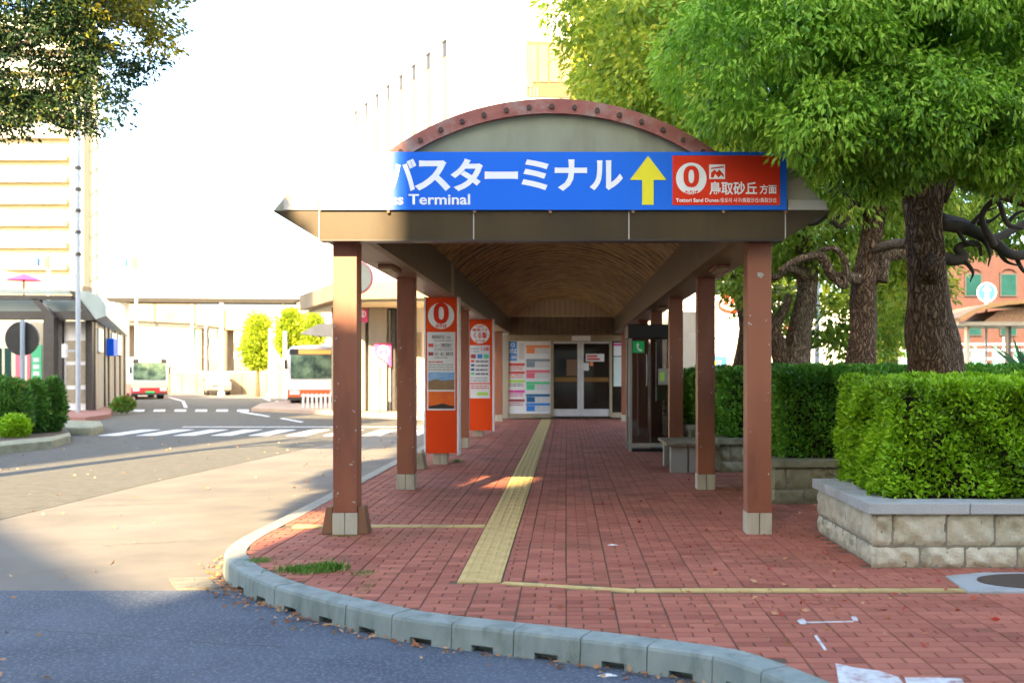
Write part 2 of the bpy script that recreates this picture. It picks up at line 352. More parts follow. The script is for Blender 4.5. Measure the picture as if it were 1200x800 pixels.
def path_noise(p0, p1, n, j, rnd, sag=0):
    p0, p1 = Vector(p0), Vector(p1); out = []
    for i in range(n+1):
        t = i/n; q = p0.lerp(p1, t)
        if 0 < i < n: q += Vector((rnd.uniform(-j, j), rnd.uniform(-j, j), rnd.uniform(-j, j)))
        q.z -= sag*math.sin(PI*t); out.append(q)
    return out
def smooth_path(pts, k=4):
    P = [Vector(p) for p in pts]; P = [2*P[0]-P[1]]+P+[2*P[-1]-P[-2]]; out = []
    for i in range(1, len(P)-2):
        for j in range(k):
            t = j/k; a, b, c, d = P[i-1], P[i], P[i+1], P[i+2]
            out.append(.5*((2*b)+(c-a)*t+(2*a-5*b+4*c-d)*t*t+(3*b-a-3*c+d)*t*t*t))
    out.append(P[-2]); return out
def trunk_mesh(path, radii, rnd, n=20, knob=.06):
    P = smooth_path(path, 5); m = len(P); rs = []
    for i in range(m):
        t = i/(m-1)*(len(radii)-1); a = int(min(t, len(radii)-2)); rs.append(radii[a]*(1-(t-a))+radii[a+1]*(t-a))
    mb = MB(); mb.tube(P, rs, n)
    ph = [rnd.uniform(0, 6) for _ in range(4)]
    vs = []
    for i, v in enumerate(mb.v):
        ring = min(i//n, m-1); kk = i % n; c = P[ring]; an = 2*PI*kk/n
        f = 1+knob*(math.sin(3*an+ph[0]+ring*.22)+.7*math.sin(5*an+ph[1]-ring*.3)+.5*math.sin(8*an+ph[2])+.6*math.sin(ring*.9+ph[3]+2*an))
        q = c+(Vector(v)-c)*f; vs.append(tuple(q))
    mb.v = vs; return mb

# ------------------------------------------------------------------ text
_tc = {}
def text_fit(s, x0, x1, z0, z1, y, material, name, parent, bold=0.0, depth=.002):
    key = (s, bold)
    if key not in _tc:
        cu = bpy.data.curves.new('t', 'FONT'); cu.body = s; cu.size = 1; cu.offset = bold; cu.resolution_u = 3; cu.fill_mode = 'FRONT'
        to = bpy.data.objects.new('t', cu); C.objects.link(to)
        dg = bpy.context.evaluated_depsgraph_get(); dg.update()
        me = bpy.data.meshes.new_from_object(to.evaluated_get(dg)); bpy.data.objects.remove(to); bpy.data.curves.remove(cu)
        _tc[key] = me
    src = _tc[key]; n = len(src.vertices)
    if n == 0: return None
    co = np.empty(n*3); src.vertices.foreach_get('co', co); co = co.reshape(-1, 3)
    mn, mxx = co.min(0), co.max(0)
    me = src.copy(); q = np.empty_like(co)
    q[:, 0] = x0+(co[:, 0]-mn[0])/(mxx[0]-mn[0])*(x1-x0); q[:, 2] = z0+(co[:, 1]-mn[1])/(mxx[1]-mn[1])*(z1-z0); q[:, 1] = y
    me.vertices.foreach_set('co', q.reshape(-1)); me.materials.clear(); me.materials.append(material); me.update()
    o = bpy.data.objects.new(name, me); C.objects.link(o); par(o, parent); return o
def pbox(x0, y0, x1, y1, D): return (X(x0, D), X(x1, D), Z(y1, D), Z(y0, D))
def ptext(s, box, D, dy, material, name, parent, bold=0):
    a = pbox(*box, D); return text_fit(s, a[0], a[1], a[2], a[3], D-dy, material, name, parent, bold)
def plate(box, D, dy, material, name, parent, t=.006, bevel=0):
    a = pbox(*box, D); return MB().box(a[0], a[1], D-dy, D-dy+t, a[2], a[3]).build(name, material, parent, bevel=bevel)
def ring_mb(mb, cx, cz, y, r0, r1, n=40, ex=1.0, m=0, t=.003):
    vs, fs = [], []
    for k in range(n):
        a = 2*PI*k/n
        for r in (r0, r1): vs.append((cx+math.cos(a)*r*ex, y, cz+math.sin(a)*r))
    for k in range(n):
        a, b = 2*k, 2*((k+1) % n); fs.append((a, a+1, b+1, b))
    mb.add(vs, fs, m); return mb
def disc_mb(mb, cx, cz, y, r, n=36, ex=1.0, m=0, t=.004):
    pts = [(cx+math.cos(2*PI*k/n)*r*ex, cz+math.sin(2*PI*k/n)*r) for k in range(n)]
    mb.prism(pts, y, y+t, 'y', m); return mb

# ================================================================== GROUND
struct(MB().box(-900, 900, -300, 1600, -.60, ROADZ-.012).build('ground', M['ground']))
struct(MB().box(-120, 120, -60, 150, ROADZ-.10, ROADZ).build('road', M['asphalt']))
a = [(-60, 2), (-6.35, 2), (-6.2, 7.5), (-6.1, 11), (-5.95, 15), (-5.3, 22), (-4.6, 27.5), (-5, 60), (-60, 60)]
struct(MB().prism(a, ROADZ-.03, ROADZ+.004, 'z').build('old_road_surface', M['asphalt_old']))
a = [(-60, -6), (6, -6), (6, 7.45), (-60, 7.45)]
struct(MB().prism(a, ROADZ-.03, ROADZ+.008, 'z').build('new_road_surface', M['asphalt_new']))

# kerb curve (inner edge of the kerb), world coordinates on the pavement plane
crv = [(-2.64, 34), (-2.64, 26), (-2.64, 18), (-2.65, 12), (-2.66, 10.2), (-2.67, 9.0), (-2.60, 8.35), (-2.36, 7.75), (-1.90, 7.09), (-1.36, 6.57), (-.885, 6.19), (-.313, 5.92),
       (.02, 5.77), (.36, 5.62), (.83, 5.36), (1.02, 5.14), (1.22, 4.78), (1.5, 4.2), (1.75, 3.4), (1.9, 2.4), (1.9, -6)]
cp = [Vector((p[0], p[1], 0)) for p in smooth_path([(x, y, 0) for x, y in crv], 12)]
arc = [0]
for i in range(1, len(cp)): arc.append(arc[-1]+(cp[i]-cp[i-1]).length)
def at(s):
    s = max(0, min(arc[-1]-1e-4, s)); lo = np.searchsorted(arc, s, side='right')-1; lo = min(lo, len(cp)-2)
    t = (s-arc[lo])/max(arc[lo+1]-arc[lo], 1e-9); p = cp[lo].lerp(cp[lo+1], t)
    d = (at_raw(s+.05)-at_raw(s-.05)).normalized(); return p, Vector((d.y, -d.x, 0))   # outward normal (towards the road)
def at_raw(s):
    s = max(0, min(arc[-1]-1e-4, s)); lo = min(np.searchsorted(arc, s, side='right')-1, len(cp)-2)
    t = (s-arc[lo])/max(arc[lo+1]-arc[lo], 1e-9); return cp[lo].lerp(cp[lo+1], t)
poly = [(p.x, p.y) for p in cp]+[(14, -6), (14, 34)]
pv = struct(MB().prism(poly, ROADZ-.05, -.007, 'z').build('pavement', M['grout']))
PX_, PY_ = np.array([p[0] for p in poly]), np.array([p[1] for p in poly])
def inside(x, y):
    j = np.roll(np.arange(len(PX_)), 1); c = (PY_ > y) != (PY_[j] > y)
    xi = (PX_[j]-PX_)*(y-PY_)/(PY_[j]-PY_+1e-12)+PX_
    return bool((np.sum(c & (x < xi)) % 2) == 1)
# kerb stones
kb = struct(thing('kerb', 'curved concrete kerb', 'kerb')); del kb['category']
def is_curve(s): p = at_raw(s); return p.y < 9.2
s = 0; TOPZ = .006; KW = .17
while s < arc[-1]-.7:
    ln = .40 if is_curve(s) else .6
    if at_raw(s).y < 3: ln = .6
    s0, s1 = s+.003, s+ln-.003; slot = is_curve(s) and at_raw(s).x > -2.45
    top = TOPZ+R.uniform(-.002, .002); sh = R.uniform(-.003, .003)
    def prof(notch):
        c = .018; zb = ROADZ-.02
        p = [(0, zb), (0, top), (KW-c*1.4, top), (KW-.4*c, top-.35*c), (KW, top-1.3*c)]
        if notch: p += [(KW+.004, ROADZ+.045), (KW-.06, ROADZ+.045), (KW-.06, zb)]
        else: p += [(KW+.004, ROADZ+.045), (KW+.006, ROADZ+.02), (KW+.008, zb)]
        return p
    mb = MB(); segs = [(0, .32, False), (.32, .68, slot), (.68, 1, False)]
    for a0, a1, nk in segs:
        st = 3; pr = prof(nk); rings = []
        for i in range(st+1):
            t = a0+(a1-a0)*i/st; p, nrm = at(s0+(s1-s0)*t)
            rings += [tuple(Vector((p.x, p.y, 0))+nrm*(q[0]+sh)+Vector((0, 0, q[1]))) for q in pr]
        n = len(pr); fs = [(i*n+k, i*n+(k+1) % n, (i+1)*n+(k+1) % n, (i+1)*n+k) for i in range(st) for k in range(n)]
        fs += [tuple(range(n-1, -1, -1)), tuple(st*n+k for k in range(n))]
        mb.add(rings, fs)
    pm = at_raw(s+ln/2)
    mb.build('kerb_stone', M['kerb'] if pm.x > -2.45 and pm.y < 9 else M['kerb_side'], kb)
    s += ln

# ---- paving bricks: 300 mm tiles, each of three courses of one long and one short brick
def brick_mesh(L, W, tone, name):
    b, H, g = .004, .012, .0022; mb = MB()
    x0, x1, y0, y1 = g, L-g, g, W-g
    mb.add([(x0,y0,-H),(x1,y0,-H),(x1,y1,-H),(x0,y1,-H),(x0+b,y0+b,0),(x1-b,y0+b,0),(x1-b,y1-b,0),(x0+b,y1-b,0)],
           [(4,5,6,7),(0,1,5,4),(1,2,6,5),(2,3,7,6),(3,0,4,7)])
    me = bpy.data.meshes.new(name); me.from_pydata(mb.v, [], mb.f); me.materials.append(M['brick'])
    a = me.attributes.new('tone', 'FLOAT', 'POINT'); a.data.foreach_set('value', [tone]*8); me.update(); return me
BR = {L: [brick_mesh(L, .1, t, 'brick') for t in (.08, .3, .45, .6, .75, .95)] for L in (.1, .2)}
strip = (-.755, -.445)
def yellow_at(x, y):
    if strip[0] < x < strip[1] and y > 7.0: return True
    if -.44 <= x < .45 and abs(y-(7.04-.25*(x+.44)/.9)) < .085: return True
    if x >= .45 and abs(y-6.8) < .075: return True
    if x < strip[0] and abs(y-9.62) < .085: return True
    return False
planters = [(2.25, 6.2, 7.53, 9.25), (2.25, 6.6, 11.2, 13.0), (2.2, 6.6, 14.7, 16.5), (2.2, 6.6, 18.3, 20.1), (2.2, 6.6, 21.9, 23.7)]
cands = []
ti0, ti1 = int(-2.9/.3)-1, int(8/.3)
for j in range(int(2.7/.3), int(31.2/.3)):
    for i in range(ti0, ti1):
        x0, y0 = i*.3+.15*0, j*.3
        if y0 > 9.6 and x0 > 2.9: continue
        if y0 > 8 and x0 > 5: continue
        dx = R.uniform(-.002, .002); dz = R.uniform(-.0012, .0012); tt = R.gauss(0, .12)
        for r in range(3):
            fl = (r+j) % 2
            for k, (ox, L) in enumerate((((0, .2), (.2, .1)) if fl else ((0, .1), (.1, .2)))):
                bx, by = x0+ox+dx, y0+r*.1
                cut = False
                if by > 7.0:
                    if bx < strip[0] < bx+L: 
                        if strip[0]-bx > .02: L = strip[0]-bx; cut = True
                    elif bx < strip[1] < bx+L:
                        if bx+L-strip[1] > .02: L = bx+L-strip[1]; bx = strip[1]; cut = True
                cx, cy = bx+L/2, by+.05
                if yellow_at(cx, cy): continue
                if not inside(cx+.04*0, cy): continue
                if any(p[0]+.05 < cx < p[1] and p[2]+.05 < cy < p[3] for p in planters): continue
                t = .5+tt+R.gauss(0, .17); cands.append((cx, cy, bx, by, L, dz+R.uniform(-.0006, .0006), t))
def visible(c):
    if c[1] < 4.6: return False
    px = VX+c[0]/c[1]*F; py = HZ+CAM_H/c[1]*F
    return -5 < px < 1205 and py < 802
vis = sorted([c for c in cands if visible(c)], key=lambda c: c[0]**2+c[1]**2-.0*c[4]); near = [c for c in vis if c[4] == .2][:285]; ns = set(id(c) for c in near)
for c in near:
    tb = min(5, max(0, int(c[6]*6))); inst('brick', BR[c[4]][tb], (c[2], c[3], c[5]), pv)
rest = MB(); tones = []
b, H, g = .004, .012, .0022
for c in cands:
    if id(c) in ns: continue
    x0, x1, y0, y1, z = c[2]+g, c[2]+c[4]-g, c[3]+g, c[3]+.1-g, c[5]
    rest.add([(x0,y0,z-H),(x1,y0,z-H),(x1,y1,z-H),(x0,y1,z-H),(x0+b,y0+b,z),(x1-b,y0+b,z),(x1-b,y1-b,z),(x0+b,y1-b,z)],
             [(4,5,6,7),(0,1,5,4),(1,2,6,5),(2,3,7,6),(3,0,4,7)]); tones += [c[6]]*8
ro = rest.build('brick_paving', M['brick'], pv); ro['kind'] = 'stuff'
at_ = ro.data.attributes.new('tone', 'FLOAT', 'POINT'); at_.data.foreach_set('value', tones)
# tactile strip
def tactile_mesh():
    mb = MB(); g = .003
    mb.box(g, .305-g, g, .3-g, -.02, .0015)
    for k in range(4):
        x = .04+k*.075; mb.prism([(x-.016, .0015), (x-.010, .0065), (x+.010, .0065), (x+.016, .0015)], .012, .288, 'y')
    o = mb.build('tactile_tile', M['yellow']); me = o.data; bpy.data.objects.remove(o); return me
tm = tactile_mesh()
for k in range(80):
    inst('tactile_tile', tm, (strip[0], 7.05+k*.3, R.uniform(-.001, .001)), pv)
# thin yellow lines made of narrow tiles
def ytile(x0, y0, x1, y1, wd):
    d = Vector((x1-x0, y1-y0, 0)); n = Vector((-d.y, d.x, 0)).normalized()*wd/2; d.normalize(); e = d*.003
    p = [Vector((x0, y0, 0))+e-n, Vector((x1, y1, 0))-e-n, Vector((x1, y1, 0))-e+n, Vector((x0, y0, 0))+e+n]
    MB().prism([(q.x, q.y) for q in p], -.02, .0025+R.uniform(-.001, .001), 'z').build('yellow_tile', M['yellow'], pv)
for k in range(3): ytile(-.44+.3*k, 7.03-.083*k, -.44+.3*(k+1), 7.03-.083*(k+1), .085)
for k in range(26): ytile(.46+.3*k, 6.8, .46+.3*(k+1), 6.8, .095)
for k in range(6): ytile(-2.56+.3*k, 9.62, -2.56+.3*(k+1), 9.62, .15)

# worn white marks on the paving
def mark(pts, name='painted_mark', lab='worn white paint mark on the brick paving', z=.003):
    w_ = [G(x, y) for x, y in pts]
    o = MB().prism(w_, .0, z, 'z').build(name, M['worn_white'], pv); return o
mark([(979,777),(1000,782),(1030,786),(1052,793),(1058,800),(1040,812),(985,812)])
mark([(1060,794),(1100,794),(1127,795),(1132,805),(1118,812),(1066,812)])
mark([(934,727),(941,724),(946,729),(944,731),(938,731)]); mark([(997,722),(1003,722),(1006,727),(1000,727)])
mark([(945,728.6),(1000,727.4),(1000,728.4),(945,729.8)])
mark([(954,745),(957,744),(969,761),(966,762)])
pass

# ------------------------------------------------------------------ road marks, far pavements
rm = thing('road_markings', 'white road markings', 'markings'); struct(rm); del rm['category']
def rmark(pts, name='road_line'):
    w_ = [GR(x, y) for x, y in pts]; MB().prism(w_, ROADZ+.004, ROADZ+.0125, 'z').build(name, M['white_paint'], rm)
ya, yb = 25.4, 28.0
for k in range(11):
    x = -11.6+k*.93
    MB().box(x, x+.5, ya, yb, ROADZ+.004, ROADZ+.0125).build('crossing_stripe', M['white_paint'], rm)
rmark([(152,496),(500,500.5),(500,501.5),(152,497.2)]) if False else None
MB().box(-11, -3.2, 29.3, 29.5, ROADZ+.004, ROADZ+.0125).build('road_line', M['white_paint'], rm)
for k in range(6): rmark([(155+24.5*k, 482.2), (169+24.5*k, 482.2), (169.5+24.5*k, 479.9), (156+24.5*k, 479.9)])
rmark([(196,465.5),(213,470),(216,470),(199,465)]); rmark([(213,470),(216,470),(220,477.5),(215.5,477.5)])
rmark([(281,483),(314,488.5),(317,487.8),(284,482.2)]); rmark([(328,490.5),(352,495),(356,494.3),(332,490)])
rmark([(307,466),(315,469.5),(317.5,469),(310,465.5)]); rmark([(322,470),(335,474.5),(338,474),(325,469.7)])
# manhole slab in the paving, right foreground
mh = thing('manhole_cover', 'round iron cover in a pale concrete frame set in the brick paving', 'manhole cover', (*G(1190, 683), 0))
q = [G(1108, 676), G(1134, 694), G(1300, 694), G(1300, 672), G(1150, 672)]
MB().prism(q, -.03, .012, 'z').build('frame', M['coping'], mh, bevel=.006)
cx, cy = G(1215, 683); rr = .40
MB().prism([(cx+math.cos(2*PI*k/36)*rr, cy+math.sin(2*PI*k/36)*rr*.62) for k in range(36)], .0, .018, 'z').build('cover', M['manhole'], mh)
# terminal-side pavement with its kerb and left island
a = [(-2.64, 33.0), (-4.2, 33.2), (-6.0, 34.6), (-9.2, 38.2), (-12.6, 41), (-14, 47), (-14.2, 62), (10, 62), (10, 30.8), (-2.64, 30.8)]
struct(MB().prism(a, ROADZ-.03, .0-.009, 'z').build('terminal_pavement', mat('pink_paving', (.50,.38,.26), (.44,.30,.22), .85, 1.2, bump=.3, bscale=30)))
def ground_poly(name, pts, z0, z1, m): return struct(MB().prism([G(*p) for p in pts], z0, z1, 'z').build(name, m))
ground_poly('traffic_island', [(-90,528),(60,514),(82,509),(80,500),(-90,498)], ROADZ-.03, .0, M['soil'])
struct(MB().prism([G(-90,532), G(60,517), G(83,511), G(82,507), G(60,512), G(-90,527)], ROADZ-.03, .02, 'z').build('island_kerb', M['mossy'], bevel=.02))
struct(MB().prism([G(72,503), G(108,503), G(121,500), G(118,495), G(72,494)], ROADZ-.03, .05, 'z').build('island_tip', M['mossy'], bevel=.03))
struct(MB().prism([G(-300,485), G(100,489), G(128,485), G(136,476), G(158,468), G(158,463), G(-300,463)], ROADZ-.03, .0, 'z').build('shelter_pavement', mat('red_paving', (.33,.15,.11), (.27,.12,.09), .85, 1.5)))

# ================================================================== CANOPY
FY = 8.90                                    # front face of the fascia
CX = -.125
cz_bot, cz_mid, cz_top = Z(280.5, FY), Z(247, FY), Z(197, FY)
CN = thing('walkway_canopy', 'brown steel barrel vaulted canopy over the brick walkway with a blue sign on its front', 'canopy', (CX, 9.1, 0))
LEN1 = 31.0
half_b = 1.58; e_mid = 2.43; e_top = 2.12; e_bot = 2.02
rows = [9.22+3.44*k for k in range(7)]
# posts
def make_post(x, y):
    w_ = .107
    p = MB().box(x-w_, x+w_, y-w_, y+w_, .19, 2.61).build('post', M['post'], CN, bevel=.006)
    f = MB()
    f.box(x-w_-.004, x-.003, y-w_-.004, y+w_+.004, 0, .19); f.box(x+.003, x+w_+.004, y-w_-.004, y+w_+.004, 0, .19)
    f.build('foot_plate', M['foot'], p, bevel=.003); return p
for y in rows:
    for x in (CX-1.845, CX+1.845):
        p = make_post(x, y)
        if y < 17:
            for k in range(22 if x < 0 else 9):
                zz = R.uniform(.25, 2.0); xx = x+R.choice([-1, 1])*R.uniform(.05, .1); r_ = R.uniform(.003, .010)
                MB().prism([(xx+r_*math.cos(t*1.2)*R.uniform(.5, 1.3), zz+r_*math.sin(t*1.2)*R.uniform(.6, 2)) for t in range(5)], y-.1085, y-.107, 'y').build('paint_chip', M['chip'], p)
pp = [c for c in CN.children if c.name == 'post.001'][0]
MB().prism([(X(888,9.1), Z(319,9.1)), (X(894,9.1), Z(319.5,9.1)), (X(896,9.1), Z(322,9.1)), (X(892,9.1), Z(326,9.1)), (X(888,9.1), Z(323,9.1))], rows[0]-.110, rows[0]-.107, 'y').build('paint_chip', M['chip'], pp)
# fascia panels
seams = [373.5, 555, 737, 920.5]; edges = [385.0]+seams[0:0]
xs = [X(p, FY) for p in seams]
left_o, right_o = CX-e_mid, CX+e_mid
mbf = [([(left_o, cz_mid), (CX-e_bot-.02, cz_bot), (xs[0]-.004, cz_bot) if xs[0] > CX-e_bot else (CX-e_bot, cz_bot), (xs[0]-.004, cz_mid)])]
zs = lambda x: cz_bot if abs(x-CX) <= e_bot else cz_bot+(abs(x-CX)-e_bot)/(e_mid-e_bot)*(cz_mid-cz_bot)
def fpanel(x0, x1):
    pts = [(x0, cz_mid), (x0, zs(x0))]
    for q in (CX-e_bot, CX+e_bot):
        if x0 < q < x1: pts.append((q, cz_bot))
    pts += [(x1, zs(x1)), (x1, cz_mid)]
    # drop a repeated corner at the pointed ends
    out = []
    for p_ in pts:
        if not out or (Vector(p_)-Vector(out[-1])).length > 1e-4: out.append(p_)
    if (Vector(out[0])-Vector(out[-1])).length < 1e-4: out.pop()
    MB().prism(out, FY, FY+.14, 'y').build('fascia_panel', M['fascia'], CN, bevel=.004)
bx = [left_o]+xs+[right_o]
for k in range(5): fpanel(bx[k]+(.005 if k else 0), bx[k+1]-(.005 if k < 4 else 0))
for x in xs: MB().box(x-.006, x+.006, FY+.004, FY+.13, zs(x)+.004, cz_mid-.003).build('seam_strip', M['seam'], CN)
# thin dark drip edge under the fascia
MB().box(CX-e_bot, CX+e_bot, FY-.01, FY+.16, cz_bot-.014, cz_bot-.002).build('drip_edge', M['dark'], CN)
# side roofs: wedge-edged slabs running back, top part pale, lower part bronze
for sgn in (-1, 1):
    def sx(v): return CX+sgn*v
    up = [(sx(e_mid), cz_mid+.002), (sx(e_top), cz_top), (sx(1.70), cz_top), (sx(1.70), cz_mid+.002)]
    lo = [(sx(e_mid), cz_mid-.002), (sx(1.62), cz_mid-.002), (sx(1.62), cz_bot+.03), (sx(e_bot), cz_bot+.03)]
    if sgn < 0: up, lo = up[::-1], lo[::-1]
    MB().prism(up, FY+.02, LEN1, 'y').build('side_roof', M['roofside'], CN, bevel=.006)
    MB().prism(lo, FY+.15, LEN1, 'y').build('eave_casing', M['fascia'], CN)
    y = FY+.15
    while y < LEN1-.2:
        y1 = min(y+1.72, LEN1); a0, a1 = sorted((sx(1.60), sx(e_bot-.01)))
        MB().box(a0, a1, y+.004, y1-.004, cz_bot+.004, cz_bot+.028).build('soffit_panel', M['soffit'], CN); y = y1
    a0, a1 = sorted((sx(half_b), sx(half_b+.09)))
    MB().box(a0, a1, FY+.15, LEN1, cz_bot+.0, 3.12).build('side_beam', M['beam'], CN, bevel=.004)
    for y in (11.0, 17.9, 24.8):
        a0, a1 = sorted((sx(1.62+.12), sx(1.62+.28))); fx = MB().box(a0, a1, y, y+.62, cz_bot-.035, cz_bot+.003).build('light_fitting', M['rust'], CN, bevel=.008)
        MB().box(a0+.03, a1-.03, y+.04, y+.58, cz_bot-.045, cz_bot-.036).build('diffuser', M['foot'], fx)
# a lighter stiffener plate on left beam
MB().box(CX-half_b+.001, CX-half_b+.012, 15.0, 15.5, cz_bot-.003, 3.1).build('cover_plate', M['tan_frame'], CN)
for xa_, xb_ in ((left_o+.10, xs[0]-.01), (xs[3]+.02, right_o-.04)):
    MB().box(xa_, xb_, FY-.005, FY+.06, cz_mid+.006, cz_mid+.095).build('eave_strip', M['seam'], CN, bevel=.003)
# vault: corrugated sheet
Ro = 330/1200*FY; Zc = Z(117, FY)-Ro
Ri = Ro-.10; hw = 1.60
amax = math.asin(hw/Ri)
mb = MB(); prof = []
y = FY+.16; pit = .46
while y < LEN1:
    for dy_, dz_ in ((0, 0), (.06, 0), (.10, -.045), (.16, -.052), (.20, -.052), (.24, 0), (.33, 0), (.35, -.018), (.38, -.018), (.40, 0)): prof.append((y+dy_, dz_))
    y += pit
na = 28; vsx = []
for (yy, dz_) in prof:
    for k in range(na+1):
        an = -amax+2*amax*k/na; r_ = Ri+dz_; vsx.append((CX+math.sin(an)*r_, yy, Zc+math.cos(an)*r_))
fs = [(i*(na+1)+k, i*(na+1)+k+1, (i+1)*(na+1)+k+1, (i+1)*(na+1)+k) for i in range(len(prof)-1) for k in range(na)]
mb.add(vsx, fs); mb.build('vault_sheet', M['vault'], CN)
M['rib'] = mat('vault_rib', (.62,.52,.27), (.36,.27,.11), .6, 5, c3=(.14,.09,.04), s3=3, amt3=.8)
for k_ in range(47):
    yy = FY+.16+.02+k_*pit; mbr = MB(); vsr = []
    for k in range(na+1):
        an = -amax+2*amax*k/na
        for r_, dy_ in ((Ri+.0, 0), (Ri-.030, .008), (Ri-.030, .035), (Ri+.0, .043)): vsr.append((CX+math.sin(an)*r_, yy+dy_, Zc+math.cos(an)*r_))
    mbr.add(vsr, [(4*k+j, 4*k+j+1, 4*k+5+j, 4*k+4+j) for k in range(na) for j in range(3)]); mbr.build('rib', M['rib'], CN)
mb = MB(); vsx = []
am2 = math.acos((cz_top-.02-Zc)/Ro)
for yy in (FY+.05, LEN1):
    for k in range(na+1):
        an = -am2+2*am2*k/na
        for r_ in (Ro-.005, Ro-.05): vsx.append((CX+math.sin(an)*r_, yy, Zc+math.cos(an)*r_))
n1 = 2*(na+1); fs = []
for k in range(na):
    a_, b_ = 2*k, 2*k+2
    fs += [(a_, b_, n1+b_, n1+a_), (a_+1, n1+a_+1, n1+b_+1, b_+1)]
mb.add(vsx, fs); mb.build('roof_shell', M['roofside'], CN, smooth=True)
# tympanum and red rim
pts = [(CX+math.sin(a_)*(Ro-.115), Zc+math.cos(a_)*(Ro-.115)) for a_ in [am2-2*am2*k/40 for k in range(41)]]
pts = [(CX-1.75, cz_mid)] + [p_ for p_ in pts[::-1] if p_[1] > cz_mid] + [(CX+1.75, cz_mid)]
MB().prism(pts[::-1], FY+.05, FY+.09, 'y').build('tympanum', M['tymp'], CN)
mb = MB(); vsx = []
for k in range(61):
    an = -am2+2*am2*k/60; 
    for r_, yy in ((Ro+.008, FY-.005), (Ro-.118, FY-.005), (Ro-.118, FY+.10), (Ro+.008, FY+.10)): vsx.append((CX+math.sin(an)*r_, yy, Zc+math.cos(an)*r_))
fs = [(4*k+j, 4*k+(j+1) % 4, 4*k+4+(j+1) % 4, 4*k+4+j) for k in range(60) for j in range(4)]+[(3,2,1,0), (240,241,242,243)]
mb.add(vsx, fs); rim = mb.build('arch_rim', M['rim'], CN)
for k in range(17):
    an = -am2+.03+(2*am2-.06)*(k+.35)/16.7; r_ = Ro-.062
    MB().cyl((CX+math.sin(an)*r_, FY-.028, Zc+math.cos(an)*r_), .0215, .025, 10, 'y').build('bolt', M['bolt'], rim)
# brown wedges at the first left post, pale wedge at the first red sign
px_, py_ = CX-1.845, rows[0]
for sg in (-1, 1):
    a_ = [(px_+sg*.113, 0), (px_+sg*.21, 0), (px_+sg*.17, .245), (px_+sg*.113, .245)]
    o = MB().prism(a_ if sg < 0 else a_[::-1], py_-.10, py_+.06, 'y').build('post_wedge', M['wedge'], None, bevel=.006)
    tag(o, 'tapered brown wooden wedge on the %s side of the front left canopy post foot' % ('left' if sg < 0 else 'right'), 'wedge', 'brown wedges at the front left post')
a_ = [(X(485,15.2), 0), (X(498.5,15.2), 0), (X(495,15.2), Z(530,15.2)), (X(485,15.2), Z(530,15.2))]
tag(MB().prism(a_, 15.15, 15.45, 'y').build('concrete_wedge', M['concrete_wedge'], bevel=.01), 'pale concrete wedge standing left of the first tall red sign foot', 'wedge')

# ------------------------------------------------------------------ big blue sign
SY = FY-.03
SG = thing('terminal_sign', 'long blue bus terminal sign with white Japanese lettering and yellow up arrow', 'sign', (CX, SY, 2.9))
m = bpy.data.materials.new('sign_print_flare'); m.use_nodes = True; n_ = m.node_tree.nodes; L_ = m.node_tree.links
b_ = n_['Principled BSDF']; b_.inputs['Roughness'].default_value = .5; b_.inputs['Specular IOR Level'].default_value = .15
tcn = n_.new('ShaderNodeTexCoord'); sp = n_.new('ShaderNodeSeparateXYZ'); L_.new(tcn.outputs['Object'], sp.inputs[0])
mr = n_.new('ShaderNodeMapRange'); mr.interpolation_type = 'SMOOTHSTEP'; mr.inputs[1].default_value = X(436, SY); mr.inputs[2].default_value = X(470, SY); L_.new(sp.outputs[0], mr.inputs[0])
mx = n_.new('ShaderNodeMix'); mx.data_type = 'RGBA'; mx.inputs[6].default_value = (.82,.86,.88,1); mx.inputs[7].default_value = (.018,.165,.80,1); L_.new(mr.outputs[0], mx.inputs[0]); L_.new(mx.outputs[2], b_.inputs[0])  # left end fades to white: sun flare painted into the sign colour
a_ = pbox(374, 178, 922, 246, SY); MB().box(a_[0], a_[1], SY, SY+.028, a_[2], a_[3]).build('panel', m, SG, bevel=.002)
kana = [('バ', (455,186,488,224)), ('ス', (486,188,528,224)), ('タ', (528,186,566,224)), ('ー', (568,201,607,210)), ('ミ', (611,187,643,223)), ('ナ', (650,187,688,224)), ('ル', (691,188,730,223))]
for ch, bb in kana: ptext(ch, bb, SY, .003, M['sign_white'], 'letter', SG, .035)
ptext('Bus Terminal', (445,227.5,551,240), SY, .003, M['sign_white'], 'lettering', SG, .022)
def ppoly(pts, D, dy, t, material, name, parent):
    return MB().prism([(X(x, D), Z(y, D)) for x, y in pts][::-1], D-dy, D-dy+t, 'y').build(name, material, parent)
ppoly([(759.5,183),(781,211),(766,211),(766,240),(752.5,240),(752.5,211),(738,211)], SY, .004, .003, M['sign_yellow'], 'arrow', SG)
rp = plate((788,182.5,914,240.5), SY, .005, M['sign_red'], 'destination_panel', SG, .004)
mb = MB(); cx, cz = X(810, SY), Z(209.5, SY); disc_mb(mb, cx, cz, SY-.007, .138, ex=.96, t=.0015); mb.build('number_disc', M['sign_white'], rp)
def zero_mb(cx, cz, y, rx, rz, t): 
    mb = MB(); vs_, fs_ = [], []; n = 32
    for k in range(n):
        a = 2*PI*k/n; e = .85
        c_, s_ = math.copysign(abs(math.cos(a))**e, math.cos(a)), math.copysign(abs(math.sin(a))**e, math.sin(a))
        vs_ += [(cx+c_*rx, y, cz+s_*rz), (cx+c_*rx*.36, y, cz+s_*rz*.62)]
    for k in range(n):
        a, b = 2*k, 2*((k+1) % n); fs_.append((a, a+1, b+1, b))
    mb.add(vs_, fs_); return mb
zero_mb(cx, cz+.018, SY-.0085, .068, .094, 0).build('zero', M['sign_red'], rp)
ptext('のりば', (802,223,818,229), SY, .0085, M['sign_red'], 'lettering', rp, .03)
